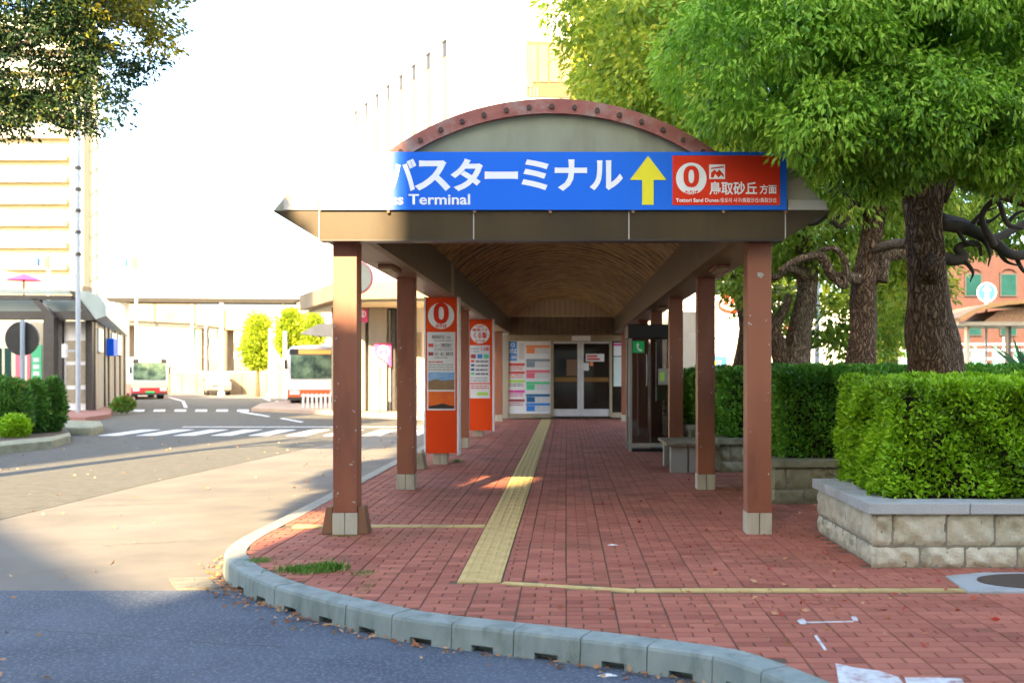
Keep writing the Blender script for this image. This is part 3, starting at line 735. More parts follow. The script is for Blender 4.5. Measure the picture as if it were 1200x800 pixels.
ic = plate((831,193,849.5,210), SY, .0065, M['sign_white'], 'pictogram', rp, .002)
ppoly([(833,208.5),(833,203),(837,199),(840,202),(843,199),(848,205),(848,208.5),(845,205),(842,208.5),(838,204),(836,208.5)], SY, .009, .002, M['sign_red'], 'camel', ic)
ppoly([(833,197),(848,195),(848,196.5),(833,198.5)], SY, .009, .002, M['sign_red'], 'dune_line', ic)
ptext('鳥取砂丘', (831,213,887,228.5), SY, .0065, M['sign_white'], 'lettering', rp, .022)
ptext('方面', (890,216.5,910,227.5), SY, .0065, M['sign_white'], 'lettering', rp, .02)
ptext('Tottori Sand Dunes', (792,232.5,842,237), SY, .0065, M['sign_white'], 'lettering', rp, .02)
ptext('/돗토리 사구/鳥取沙丘/鳥取沙丘', (843,232,910,237.5), SY, .0065, M['sign_white'], 'lettering', rp, .005)
for px__ in (455, 556, 645, 742, 848, 921): MB().box(X(px__, SY)-.012, X(px__, SY)+.012, SY-.004, SY+.03, Z(249.5, SY), Z(246.5, SY)).build('bracket', M['rust'], SG)

# ------------------------------------------------------------------ red stop signs wrapped round posts
def text_rows(parent, x0, x1, y0, y1, D, dy, n, material, frac=.45):
    for k in range(n):
        ya_ = y0+(y1-y0)*(k+.25)/n; yb_ = ya_+(y1-y0)/n*frac
        mb = MB(); x = x0
        while x < x1-1:
            ww = R.uniform(1.2, 5.5); xe = min(x+ww, x1)
            mb.add([(X(x, D), D-dy, Z(yb_, D)), (X(xe, D), D-dy, Z(yb_, D)), (X(xe, D), D-dy, Z(ya_, D)), (X(x, D), D-dy, Z(ya_, D))], [(0,1,2,3)]); x = xe+R.uniform(.5, .9)
        mb.build('text_line', material, parent)
D = rows[2]-.15
S1 = thing('stop_sign', 'nearer tall orange red bus stop sign with a white zero disc and dune pictures', 'sign', (X(517, D), D, 0), 'tall red stop signs on the left posts')
a_ = pbox(498.2, 347.5, 536.3, 531.5, D); MB().box(a_[0]+.01, a_[1]-.01, D, D+.30, a_[2]+.01, a_[3]-.01).build('cabinet', M['sign_orange'], S1)
MB().box(a_[0]-.018, a_[0]+.008, D-.008, D+.31, a_[2]-.02, a_[3]).build('edge_trim', M['sign_white'], S1)
MB().box(a_[1]-.008, a_[1]+.018, D-.008, D+.31, a_[2]-.02, a_[3]).build('edge_trim', M['sign_white'], S1)
mb = MB(); disc_mb(mb, X(517, D), Z(370, D), D-.006, .205, t=.005, ex=1.0); dd = mb.build('number_disc', M['sign_white'], S1)
zero_mb(X(517, D), Z(367, D), D-.009, .118, .165, 0).build('zero', M['sign_red'], dd)
ptext('のりば', (510.5,379.5,523.5,384), D, .010, M['sign_red'], 'lettering', dd, .03)
pn = plate((500.5,389,533.5,480.5), D, .006, M['paper'], 'information_panel', S1)
ptext('鳥取砂丘', (506,392.5,521,397), D, .009, M['ink'], 'lettering', pn, .01); ptext('方面', (523,393.5,528,397), D, .009, M['ink'], 'lettering', pn)
plate((502,402.5,508,406.5), D, .0075, M['ink_red'], 'route_tag', pn, .001); ptext('ループ麒麟獅子', (509.5,402.3,530,406.8), D, .009, M['ink'], 'lettering', pn, .01)
plate((502,412.5,508,416.5), D, .0075, M['p_maroon'], 'route_tag', pn, .001); ptext('砂丘・湖山・賀露方面', (509.5,412.3,531,416.8), D, .009, M['ink'], 'lettering', pn, .01)
text_rows(pn, 509, 530, 397.8, 400.6, D, .009, 1, M['ink_grey']); text_rows(pn, 509, 530, 407.5, 411, D, .009, 2, M['ink_grey']); text_rows(pn, 509, 526, 417.5, 420.5, D, .009, 1, M['ink_grey'])
text_rows(pn, 502, 520, 422.5, 425.5, D, .009, 1, M['ink_red']); text_rows(pn, 502, 531, 425.8, 434.5, D, .009, 3, M['ink_grey'])
ph = plate((502,436,532.5,456.5), D, .0075, M['p_skyblue'], 'photo_print', pn, .001)
ppoly([(502,446.5),(511,444),(520,446),(532.5,444.5),(532.5,456.5),(502,456.5)], D, .009, .001, M['p_dune'], 'dune', ph)
ph = plate((502,458.5,532.5,478.5), D, .0075, M['p_sunset'], 'photo_print', pn, .001)
ppoly([(502,476),(510,474.5),(519,472.5),(527,474.8),(532.5,475.5),(532.5,478.5),(502,478.5)], D, .009, .001, M['p_dusk'], 'dune', ph)

D = rows[4]-.15
S2 = thing('stop_sign', 'farther tall orange red bus stop sign with timetable under a white lettered disc', 'sign', (X(564, D), D, 0), 'tall red stop signs on the left posts')
a_ = pbox(549.5, 373.5, 577.5, 504.5, D); MB().box(a_[0]+.01, a_[1]-.01, D, D+.30, a_[2]+.01, a_[3]-.01).build('cabinet', M['sign_orange'], S2)
MB().box(a_[0]-.018, a_[0]+.008, D-.008, D+.31, a_[2]-.02, a_[3]).build('edge_trim', M['sign_white'], S2)
MB().box(a_[1]-.008, a_[1]+.018, D-.008, D+.31, a_[2]-.02, a_[3]).build('edge_trim', M['sign_white'], S2)
mb = MB(); disc_mb(mb, X(562.5, D), Z(391, D), D-.006, .215, t=.005); dd = mb.build('number_disc', M['sign_white'], S2)
ptext('100円', (558.5,381,566.5,384), D, .009, M['sign_red'], 'lettering', dd, .02)
ptext('循環バス', (553.5,384.8,571.5,388.2), D, .009, M['sign_red'], 'lettering', dd, .02)
ptext('くる梨', (555,389,570.5,396.5), D, .009, M['sign_red'], 'lettering', dd, .03)
ptext('のりば', (557,397.8,568.5,400.8), D, .009, M['sign_red'], 'lettering', dd, .03)
pn = plate((550.8,404.5,574,448.5), D, .006, M['paper'], 'timetable_panel', S2)
ptext('くる梨', (563.5,406.5,573,411), D, .009, M['sign_red'], 'lettering', pn, .03); text_rows(pn, 552, 561, 407, 413.5, D, .009, 2, M['ink_grey'])
for k, (mm, m2) in enumerate(zip(('p_maroon', 'p_blue', 'p_green'), ('ink_red', 'p_sky', 'p_lime'))):
    plate((551.8+7.6*k, 415, 557.6+7.6*k, 419.8), D, .0075, M[mm], 'route_tag', pn, .001)
for k, mm in enumerate(('ink_red', 'p_sky', 'p_sky', 'p_green')):
    plate((551.8, 421.5+4.9*k, 556, 424.5+4.9*k), D, .0075, M[mm], 'route_tag', pn, .001); text_rows(pn, 557.5, 572, 421.5+4.9*k, 425.5+4.9*k, D, .009, 1, M['ink'])
text_rows(pn, 552, 572, 441.5, 447.5, D, .009, 2, M['ink_grey'])
pn = plate((550.8,450,574.3,466.5), D, .006, M['paper'], 'notice_panel', S2); text_rows(pn, 552, 573, 451, 456, D, .009, 2, M['ink_red']); plate((559,459.5,572,463), D, .0075, M['p_lime'], 'notice_stripe', pn, .001)

# ------------------------------------------------------------------ entrance at the end of the walkway
D = 31.2
EN = thing('terminal_entrance', 'glazed double door entrance with posters at the far end of the walkway', 'entrance', (X(665, D), D, 0))
def eb(x0, y0, x1, y1, dy, th, m, name, par_=None, bevel=0):
    a = pbox(x0, y0, x1, y1, D); return MB().box(a[0], a[1], D-dy, D-dy+th, a[2], a[3]).build(name, m, par_ or EN, bevel=bevel)
for k in range(22):
    x = 596+k*6.6; eb(x+.12, 371.5, x+6.48, 392.5, .12, .12, M['beam'], 'lintel_board')
eb(590, 340, 745, 371.3, .28, .3, M['cream'], 'gable_panel')
for k in range(16): eb(620+6*k, 350, 620.5+6*k, 371.2, .30, .02, M['tan_frame'], 'gable_batten')
eb(590, 392.6, 745, 399.6, .1, .16, M['tan_frame'], 'head_frame')
for x in (593, 645.5, 714, 735): eb(x, 399.6, x+3.2, 488, .1, .16, M['tan_frame'], 'frame_post')
eb(596.2, 484.5, 645.4, 489, .08, .1, M['tan_frame'], 'bottom_rail'); eb(596.2, 399.7, 645.4, 484.4, .05, .06, M['paper'], 'poster_board')
eb(670, 393.5, 692, 399.3, .13, .03, M['sign_white'], 'door_notice')
dg_ = [(648.8, 680.2), (680.4, 713.8)]
for i, (x0, x1) in enumerate(dg_):
    d_ = eb(x0, 401.5, x1, 487.5, .03, .03, M['door_glass'], 'door')
    sx0, sx1 = ((x1-3.6, x1) if i == 0 else (x0, x0+3.6)); eb(sx0, 401.5, sx1, 479, .05, .02, M['bright_alu'], 'stile', d_)
    eb(x0, 479, x1, 487.4, .055, .025, M['bright_alu'], 'kick_plate', d_); eb(x0, 400.2, x1, 402.5, .055, .025, M['bright_alu'], 'top_rail', d_)
    eb(x0+1, 442, sx0 if i == 0 else x1-.6, 447, .036, .005, mat('amber_band', (.20,.10,.02), rough=.5), 'safety_band', d_)
    if i: 
        q_ = eb(686.5, 414.5, 708, 423.5, .04, .004, M['paper'], 'notice', d_); 
        for k in range(2): eb(688, 416+3.6*k, 700+3*k, 418.2+3.6*k, .043, .001, M['ink_red'], 'text_line', q_)
        eb(684, 425, 690, 434, .06, .004, M['paper'], 'notice', d_); eb(691, 424, 695, 428.5, .04, .004, M['p_orange'], 'notice', d_)
    else: eb(664, 421, 676, 440, .036, .003, mat('tan_card', (.17,.10,.055), rough=.7), 'notice', d_)
eb(717.2, 399.7, 735, 483, .03, .04, M['door_glass'], 'side_light'); pq = eb(719, 401.5, 728.5, 417, .05, .01, M['paper'], 'notice'); eb(719, 402.5, 728.5, 405, .053, .002, M['p_mag'], 'notice_heading', pq)
eb(719, 418, 728.5, 452.5, .05, .01, M['glasswhite'], 'notice')
eb(717.2, 483, 735, 489, .08, .1, M['tan_frame'], 'bottom_rail')
# posters on the board, each its own print
pb_ = [o for o in EN.children if o.name.startswith('poster_board')][0]
def post_(x0, y0, x1, y1, m, nm='print'): return eb(x0, y0, x1, y1, .054, .002, m, nm, pb_)
cb = eb(596.4, 400.2, 605.8, 422.5, .054, .002, M['p_blue'], 'route_heading', pb_)
a_ = pbox(597.5, 401.5, 604, 407, D); text_fit('バス', a_[0], a_[1], a_[2], a_[3], D-.058, M['sign_white'], 'lettering', pb_, .03)
a_ = pbox(596.8, 408, 605.4, 414.5, D); text_fit('のりば', a_[0], a_[1], a_[2], a_[3], D-.058, M['sign_white'], 'lettering', pb_, .03)
a_ = pbox(597.2, 416.5, 605, 420.5, D); text_fit('ご案内', a_[0], a_[1], a_[2], a_[3], D-.058, M['sign_white'], 'lettering', pb_, .03)
post_(608, 402, 614.5, 421, mat('map_print', (.5,.62,.66), (.7,.5,.45), .6, 9), 'map_print')
left = [(425.5,'ink_red'),(435,'ink_red'),(445,'p_lime'),(457,'p_mag'),(467.5,'p_maroon')]
right = [(404.5,'p_orange'),(420.5,'p_slate'),(433.5,'p_pink'),(447,'p_green'),(461.5,'p_sky'),(472,'p_blue')]
for y, c in left:
    post_(596.4, y, 615, y+3, M[c], 'heading_bar'); text_rows(pb_, 597, 613, y+3.6, y+8, D, .055, 2, M[c] if c != 'p_lime' else M['ink'])
for y, c in right:
    post_(616.5, y, 644.5, y+3, M[c], 'heading_bar'); post_(617, y+3.3, 627, y+9.6, M[c], 'route_block'); text_rows(pb_, 628.5, 643, y+3.6, y+10, D, .055, 3, M['ink_grey'], .3)
# walls each side of the entrance, solid building behind
BH = thing('terminal_hall', 'low brown terminal hall behind the canopy end', 'building', (0, 33, 0))
MB().box(X(735.5+3, 31.2), 4.2, 31.25, 31.6, 0, 2.62).build('wall', M['greige'], BH)
MB().box(-2.6, 4.2, 31.62, 37.5, 0, 3.3).build('hall_body', M['greige'], BH)
for x0 in (805,): pass
for (x0, x1) in ((742, 748), (760, 766)):
    MB().box(X(x0, 31), X(x1, 31), 31.0, 31.24, 2.3, 2.9).build('panel_strip', M['whitewall'], BH)

# ------------------------------------------------------------------ phone booth
D = 18.45
PB = thing('phone_booth', 'dark glass telephone booth with green handset sign beside the walkway', 'phone booth', (X(760, D), D+.45, 0))
x0, x1 = X(737, D), X(737, D)+.82; y0, y1 = D, D+.88; zt = Z(380, D)
for (xa, ya_) in ((x0, y0), (x1-.05, y0), (x0, y1-.05), (x1-.05, y1-.05)): MB().box(xa, xa+.055, ya_, ya_+.055, 0, zt-.24).build('corner_post', M['alu'], PB, bevel=.004)
MB().box(x0-.02, x1+.02, y0-.02, y1+.02, zt-.25, zt).build('roof', M['black'], PB, bevel=.02)
MB().box(x0+.06, x1-.06, y0+.015, y0+.03, .16, zt-.26).build('front_glass', M['booth_glass'], PB)
MB().box(x0+.015, x0+.03, y0+.06, y1-.06, .16, zt-.26).build('side_glass', M['booth_glass'], PB)
MB().box(x1-.03, x1-.015, y0+.06, y1-.06, .16, zt-.26).build('side_glass', M['booth_glass'], PB)
MB().box(x0+.056, x1-.056, y0+.005, y0+.035, .09, .155).build('sill', M['foot'], PB)
MB().box(x0+.03, x1-.03, y0+.05, y1-.05, 0, .06).build('floor_plinth', M['black'], PB)
MB().box(X(757.3, D), X(758.2, D), y0-.02, y0+.0, Z(452, D), Z(415, D)).build('door_handle', M['bright_alu'], PB)
MB().box(X(768.5, D), X(769.1, D), y0-.003, y0+.012, Z(470, D), Z(400, D)).build('door_edge', M['alu'], PB)
gs = plate((741.5,399.5,755,413.2), D, .012, M['green'], 'handset_sign', PB, .02)
hp = [(746.5,402.3),(748.2,401.8),(749,404.3),(747.9,405.3),(748.3,407.5),(750.3,409.3),(751.6,408.9),(752.8,410.6),(751.3,411.8),(748.2,410.8),(746.2,407.2),(745.8,404)]
ppoly(hp, D, .016, .003, M['sign_white'], 'handset', gs)
tl = MB().box(X(771, D), X(784, D), y0-.035, y0+.010, Z(451, D), Z(431.5, D)).build('notice_box', M['alu'], PB, bevel=.02)
MB().box(X(773, D), X(778.5, D), y0-.040, y0-.036, Z(446, D), Z(436, D)).build('notice_card', M['p_lime'], tl)
MB().box(X(773, D), X(783, D), y0+.4, y0+.55, Z(470, D), Z(452, D)).build('telephone', M['green'], PB, bevel=.02)

# ------------------------------------------------------------------ bench
x0, x1, y0, y1 = 1.42, 2.02, 14.55, 15.85
BN = thing('bench', 'short weathered wooden slab bench between the right canopy posts', 'bench', (1.7, 15.2, 0))
wd = mat('bench_wood', (.26,.20,.12), (.19,.14,.08), .8, 6, stretch=(6,.6,1), bump=.4, bscale=20)
for k in range(4):
    a0 = x0+(x1-x0)*k/4; MB().box(a0+.004, a0+(x1-x0)/4-.004, y0, y1, .385, .43).build('seat_board', wd, BN, bevel=.005)
for ya_ in (y0+.06, y1-.22):
    MB().box(x0+.07, x0+.31, ya_, ya_+.16, 0, .383).build('leg', M['greige'], BN, bevel=.01); MB().box(x0+.33, x1-.05, ya_, ya_+.16, 0, .383).build('leg', M['greige'], BN, bevel=.01)

# ------------------------------------------------------------------ planters and hedges
def rock(x0, x1, z0, z1, y, depth, axis, rnd, parent, m):
    nx, nz = max(6, int((x1-x0)/.03)), 7; vs_, fs_ = [], []; ph = [rnd.uniform(0, 9) for _ in range(6)]
    for j in range(nz+1):
        for i in range(nx+1):
            u_, v_ = i/nx, j/nz; e = min(1, min(u_, 1-u_)*(x1-x0)/.035, min(v_, 1-v_)*(z1-z0)/.035)
            xx, zz = x0+(x1-x0)*u_, z0+(z1-z0)*v_
            bump_ = depth*e*(.6+.35*math.sin(xx*23+ph[0])*math.sin(zz*31+ph[1])+.3*math.sin(xx*41+zz*37+ph[2])+rnd.uniform(-.16, .16))
            vs_.append((xx, y-bump_, zz) if axis == 'x' else (y-bump_, xx, zz))
    for j in range(nz):
        for i in range(nx):
            q = (j*(nx+1)+i, j*(nx+1)+i+1, (j+1)*(nx+1)+i+1, (j+1)*(nx+1)+i); fs_.append(q if axis == 'x' else q[::-1])
    MB().add(vs_, fs_).build('stone', m, parent, smooth=True)
def planter(p, label, m, fine):
    x0, x1, y0, y1 = p; rnd = random.Random(int(y0*10))
    t = thing('stone_planter', label, 'planter', (x0, y0, 0), 'stone planters along the right of the walkway')
    MB().box(x0+.03, x1, y0+.03, y1, -.01, .405).build('wall_core', M['mortar'], t)
    MB().box(x0+.27, x1-.25, y0+.27, y1-.25, .4, .47).build('soil', M['soil'], t)
    for zc0, zc1, off in ((.0, .155, 0), (.162, .402, .17)):
        x = x0; first = True
        while x < min(x1, x0+3.2):
            L = rnd.uniform(.30, .52)
            if first: L = (.16 if off else .36); first = False
            rock(x+.004, min(x+L, x1)-.004, zc0+.003, zc1, y0+.032, .035, 'x', rnd, t, m); x += L
        y = y0; first = True
        while y < y1-.1:
            L = rnd.uniform(.30, .5); 
            if first: L = (.34 if off else .2); first = False
            rock(y+.004, min(y+L, y1)-.004, zc0+.003, zc1, x0+.032, .035, 'y', rnd, t, m); y += L
    zt0, zt1, wc = .403, .485, .25
    x = x0-.03
    while x < min(x1, x0+3.3):
        L = .74; MB().box(x+(.0 if x < x0 else .003), min(x+L, x1)-.003, y0-.03, y0+wc, zt0, zt1).build('coping_stone', M['coping'] if m == M['stone'] else m, t, bevel=.006); x += L
    y = y0+wc+.004
    while y < y1:
        L = min(.34, y1-y); MB().box(x0-.03, x0-.03+wc, y, y+L-.004, zt0, zt1-.001).build('coping_stone', M['coping'] if m == M['stone'] else m, t, bevel=.006); y += L+.002
    MB().box(x0+wc, x1, y1-wc, y1+.02, zt0, zt1-.003).build('coping_stone', M['coping'] if m == M['stone'] else m, t)
    return t
pl_l = ['pale granite planter with grey coping nearest the camera at right edge', 'second stone planter, mossy, behind the front right canopy post', 'third stone planter, mossy, seen between the two front right canopy posts', 'fourth stone planter behind the wooden bench', 'fifth stone planter, beyond the phone booth']
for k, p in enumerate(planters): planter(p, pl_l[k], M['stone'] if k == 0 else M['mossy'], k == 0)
def hedge(x0, x1, y0, y1, z0, z1, dens, size, m, label, bulge=.06, tone=.5, group='clipped hedges in the stone planters'):
    t = thing('hedge', label, 'hedge', ((x0+x1)/2, (y0+y1)/2, z0), group)
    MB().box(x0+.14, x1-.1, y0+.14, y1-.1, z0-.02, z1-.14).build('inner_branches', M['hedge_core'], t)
    A = [((x1-x0)*(z1-z0), 0), ((y1-y0)*(z1-z0), 1), ((x1-x0)*(y1-y0), 2), ((x1-x0)*(z1-z0)*.3, 3)]
    P_, N_, T_ = [], [], []
    for ar, f in A:
        n = int(ar*dens); a, b = NR.rand(n), NR.rand(n); dpt = NR.rand(n)**1.5*.14
        wob = lambda u_, v_: bulge*(np.sin(u_*5.1+f)*np.sin(v_*6.3+1)+.6*np.sin(u_*13+v_*9))
        if f in (0, 3):
            xx, zz = x0+(x1-x0)*a, z0+(z1-z0)*b; edge = np.minimum(1, (z1-zz)/.14); rnd_ = .10*(1-np.sqrt(1-(1-edge)**2*.95)); e2 = np.minimum(1, (xx-x0)/.14); rnd_ = rnd_+.10*(1-np.sqrt(1-(1-e2)**2*.95))
            yy = (y0-wob(xx, zz)+dpt+rnd_) if f == 0 else (y1-dpt); N = np.tile([0, -1 if f == 0 else 1, 0], (n, 1))
        elif f == 1:
            yy, zz = y0+(y1-y0)*a, z0+(z1-z0)*b; edge = np.minimum(1, (z1-zz)/.14); rnd_ = .10*(1-np.sqrt(1-(1-edge)**2*.95)); xx = x0-wob(yy, zz)+dpt+rnd_; N = np.tile([-1, 0, 0], (n, 1))
        else:
            xx, yy = x0+(x1-x0)*a, y0+(y1-y0)*b; e2 = np.minimum(1, np.minimum(yy-y0, xx-x0)/.14); zz = z1+wob(xx, yy)*.7-dpt*.6-.09*(1-np.sqrt(1-(1-e2)**2*.95)); N = np.tile([0, 0, 1], (n, 1))
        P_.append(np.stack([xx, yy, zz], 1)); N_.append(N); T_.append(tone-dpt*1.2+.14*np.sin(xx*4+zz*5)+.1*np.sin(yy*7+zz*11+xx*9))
    P_, N_, T_ = np.concatenate(P_), np.concatenate(N_).astype(float), np.concatenate(T_)
    hole = np.sin(P_[:, 0]*9+P_[:, 2]*5)*np.sin(P_[:, 2]*11+P_[:, 1]*8+1)*np.sin(P_[:, 0]*4.3-P_[:, 2]*7+2)+NR.normal(0, .2, len(P_))
    ok = hole < .62; P_, N_, T_ = P_[ok], N_[ok], T_[ok]
    d = N_*.75+NR.normal(0, .6, P_.shape); d[:, 2] += .15
    leaf_object('foliage', P_, d, size*NR.uniform(.6, 1.3, len(P_)), m, T_+NR.normal(0, .14, len(P_)), t, width=.46); return t
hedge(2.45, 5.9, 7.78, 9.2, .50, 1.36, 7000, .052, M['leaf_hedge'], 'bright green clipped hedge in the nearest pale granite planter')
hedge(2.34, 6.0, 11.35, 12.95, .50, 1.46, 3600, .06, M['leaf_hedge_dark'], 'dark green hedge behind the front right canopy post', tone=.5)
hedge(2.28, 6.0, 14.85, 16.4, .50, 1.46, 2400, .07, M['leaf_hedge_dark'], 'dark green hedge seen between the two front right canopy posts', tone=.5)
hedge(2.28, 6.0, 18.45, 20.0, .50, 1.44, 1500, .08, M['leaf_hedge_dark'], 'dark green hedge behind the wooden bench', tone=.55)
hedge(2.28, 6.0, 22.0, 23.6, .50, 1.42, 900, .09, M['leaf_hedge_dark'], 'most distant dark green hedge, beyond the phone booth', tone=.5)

# ------------------------------------------------------------------ trees on the right
def limb(parent, pts, radii, m, seed=1, n=10): return trunk_mesh(pts, radii, random.Random(seed), n, .08).build('limb', m, parent, smooth=True)
def P3(px, py, D): return (X(px, D), D, Z(py, D))
TG = 'camphor trees right of the walkway'
T1 = thing('broadleaf_tree', 'nearest thick trunked leafy tree with a round burl, above the bright hedge', 'tree', (X(1092, 10.4), 10.4, .4), TG)
D = 10.4
trunk_mesh([P3(1096,470+60,D), P3(1096,440,D), P3(1088,380,D), P3(1086,320,D), P3(1083,260,D), P3(1084,200,D), P3(1090,130,D), P3(1100,40,D+.2)], [.33,.285,.235,.185,.175,.21,.15,.08], random.Random(3), 26).build('trunk', M['bark'], T1, smooth=True)
mb = MB(); 
for i in range(9):
    th = PI*i/8; r_ = .115*math.sin(th)+.002
mb.tube([P3(1094, 334-i*4.6, D-.17) for i in range(9)], [.02,.075,.105,.12,.125,.12,.10,.07,.015], 14); mb.build('burl', M['bark'], T1, smooth=True)
limb(T1, [P3(1072,225,D), P3(1050,195,D-.1), P3(1020,150,D-.4), P3(990,90,D-.9), P3(960,40,D-1.3)], [.14,.11,.085,.06,.03], M['bark'], 5)
limb(T1, [P3(1096,232,D), P3(1125,180,D), P3(1160,120,D+.3), P3(1190,50,D+.5)], [.13,.10,.07,.04], M['bark'], 6)
limb(T1, [P3(1100,262,D), P3(1135,268,D), P3(1165,285,D), P3(1190,300,D-.1), P3(1230,292,D)], [.07,.065,.055,.05,.04], M['twig'], 7)
limb(T1, [P3(1100,255,D), P3(1130,262,D+.2), P3(1160,280,D+.3), P3(1200,262,D+.4), P3(1240,240,D+.4)], [.06,.05,.045,.035,.02], M['twig'], 8)
limb(T1, [P3(1165,288,D-.1), P3(1150,255,D-.2), P3(1168,235,D-.3), P3(1180,262,D-.3), P3(1200,268,D-.3)], [.04,.03,.03,.025,.015], M['twig'], 9)
limb(T1, [P3(1250,235,D-.5), P3(1200,228,D-.5), P3(1165,222,D-.4), P3(1130,215,D)], [.12,.10,.08,.07], M['bark_pale'], 10)
limb(T1, [P3(1098,300,D), P3(1118,305,D), P3(1128,300,D), P3(1122,290,D), P3(1145,285,D), P3(1150,300,D)], [.06,.055,.06,.035,.025,.015], M['twig'], 11)
limb(T1, [P3(1080,262,D+.2), P3(1062,284,D+1.2), P3(1045,286,D+2.4), P3(1028,292,D+4.0)], [.06,.055,.06,.06], M['bark_pale'], 12)
for k_, (a0, a1, a2) in enumerate([((1135,268),(1150,250),(1168,243)), ((1165,285),(1178,305),(1196,312)), ((1190,300),(1200,318),(1216,322)), ((1150,276),(1160,296),(1158,312)), ((1128,302),(1140,318),(1137,330)), ((1145,262),(1162,258),(1176,246)), ((1180,262),(1192,250),(1204,246)), ((1120,266),(1132,284),(1149,290))]):
    limb(T1, [P3(*a0, D), P3(*a1, D-.05), P3(*a2, D-.1)], [.028,.018,.006], M['twig'], 40+k_, 7)
for k_, (a0, a1, a2) in enumerate([((1072,225),(1052,228),(1030,238)), ((1050,195),(1040,215),(1022,226)), ((1010,240),(985,222),(968,226)), ((1005,232),(992,245),(972,262)), ((970,250),(955,262),(938,262))]):
    limb(T1, [P3(*a0, D), P3(*a1, D-.05), P3(*a2, D-.1)], [.04,.024,.008], M['twig'], 60+k_, 7)
lob1 = [(P3(905,62,8.7),(1.0,.9,.75)), (P3(985,60,8.8),(1.1,1.0,.95)), (P3(1075,70,9.0),(1.15,1.1,1.0)), (P3(1165,70,8.9),(1.1,1.1,1.1)),
        (P3(1030,150,8.6),(.75,.8,.5)), (P3(962,150,8.3),(.45,.5,.33)), (P3(880,118,8.5),(.42,.45,.30)), (P3(1150,150,8.5),(.95,.8,.42)), (P3(1080,130,8.4),(.8,.7,.5)), (P3(1200,180,8.6),(.5,.6,.3)), (P3(1060,0,8.8),(1.5,1.2,.9)), (P3(1180,-30,9.0),(1.2,1.2,.9)),
        (P3(940,15,9.0),(1.0,1.0,.9)), (P3(1035,195,8.8),(.35,.4,.25)), (P3(985,205,8.9),(.35,.4,.28))]
crown('crown', lob1, 8800, 25, .145, .074, M['leaf_front'], T1, base=.52, droop=.7, width=.36, gaps=3.0, thr=-.16)
T2 = thing('broadleaf_tree', 'leafy tree with the curved trunk just left of the burled tree', 'tree', (X(1008, 14.6), 14.6, .4), TG)
D = 14.6
trunk_mesh([P3(1008,470,D), P3(1008,435,D), P3(1012,385,D), P3(1012,345,D), P3(1018,300,D), P3(1024,250,D), P3(1026,200,D), P3(1010,120,D)], [.28,.22,.18,.185,.16,.15,.13,.1], random.Random(4), 22).build('trunk', M['bark'], T2, smooth=True)
limb(T2, [P3(1014,330,D), P3(995,325,D-.2), P3(975,322,D-.3), P3(962,300,D-.4), P3(935,305,D-.4), P3(912,318,D-.4)], [.10,.08,.07,.065,.05,.03], M['bark_pale'], 13)
limb(T2, [P3(1030,330,D), P3(1038,300,D), P3(1058,295,D), P3(1075,280,D)], [.12,.11,.10,.09], M['bark_pale'], 14)
limb(T2, [P3(1022,300,D), P3(1040,287,D), P3(1065,287,D)], [.07,.06,.05], M['bark_pale'], 15)
limb(T2, [P3(1006,240,D), P3(985,265,D-.2), P3(970,250,D-.3), P3(950,230,D-.3)], [.05,.04,.03,.02], M['twig'], 16)
limb(T2, [P3(975,322,D-.3), P3(990,335,D-.35), P3(992,310,D-.4), P3(980,292,D-.4), P3(960,293,D-.4)], [.055,.05,.045,.04,.03], M['bark_pale'], 17)
lob2 = [(P3(800,95,14.5),(1.6,1.4,1.35)), (P3(850,40,14),(1.7,1.4,1.4)), (P3(760,50,15),(1.3,1.2,1.3)), (P3(900,110,14),(1.6,1.4,1.2)), (P3(960,180,14.4),(1.2,1.2,.7)), (P3(975,240,14.2),(.7,.7,.38)),
        (P3(1040,170,14.5),(1.4,1.2,1.0)), (P3(1120,200,15),(1.5,1.2,.8)), (P3(780,150,14.2),(1.0,.9,.45)), (P3(760,0,15),(1.6,1.3,1.2)), (P3(1010,60,15),(2.2,1.4,1.8)), (P3(1150,60,15),(2.4,1.4,1.8)), (P3(900,0,14.5),(1.8,1.3,1.2))]
crown('crown', lob2, 5200, 17, .22, .125, M['leaf_mid'], T2, base=.55, droop=.6, gaps=1.8, thr=-.2)
T3 = thing('broadleaf_tree', 'leafy tree with forked pale trunk seen just right of the front right post', 'tree', (X(930, 18.5), 18.5, .4), TG)
D = 18.5
trunk_mesh([P3(932,470,D), P3(932,430,D), P3(938,385,D), P3(944,350,D), P3(945,315,D), P3(940,250,D), P3(930,180,D)], [.36,.27,.21,.185,.18,.15,.1], random.Random(5), 20).build('trunk', M['bark_pale'], T3, smooth=True)
limb(T3, [P3(920,440,D-.1), P3(910,400,D-.1), P3(898,370,D-.1), P3(885,330,D-.2), P3(878,290,D-.2)], [.18,.16,.13,.12,.08], M['bark'], 18)
limb(T3, [P3(905,385,D), P3(920,360,D), P3(925,345,D)], [.1,.08,.06], M['bark_pale'], 19)
limb(T3, [P3(944,325,D-.2), P3(925,315,D-.5), P3(910,325,D-.5), P3(895,318,D-.5)], [.09,.07,.06,.04], M['bark_pale'], 20)
lob3 = [(P3(758,70,18),(1.2,1.2,1.6)), (P3(735,15,18),(.85,.9,1.1)), (P3(765,120,18),(1.1,1.0,.8)), (P3(712,82,18.2),(.5,.6,.6)), (P3(930,270,19),(1.6,1.2,.75)), (P3(990,285,19),(1.5,1.2,.75)), (P3(1040,360,19.5),(.7,.8,.7)), (P3(960,375,19.5),(.6,.7,.5)), (P3(1060,260,19),(1.8,1.2,.9)), (P3(1140,250,19),(1.6,1.2,.8)), (P3(850,200,19),(1.6,1.2,1.0)), (P3(790,10,19),(2.,1.2,1.5)), (P3(870,330,19.5),(.6,.6,.4)), (P3(1000,405,20),(.6,.7,.35))]
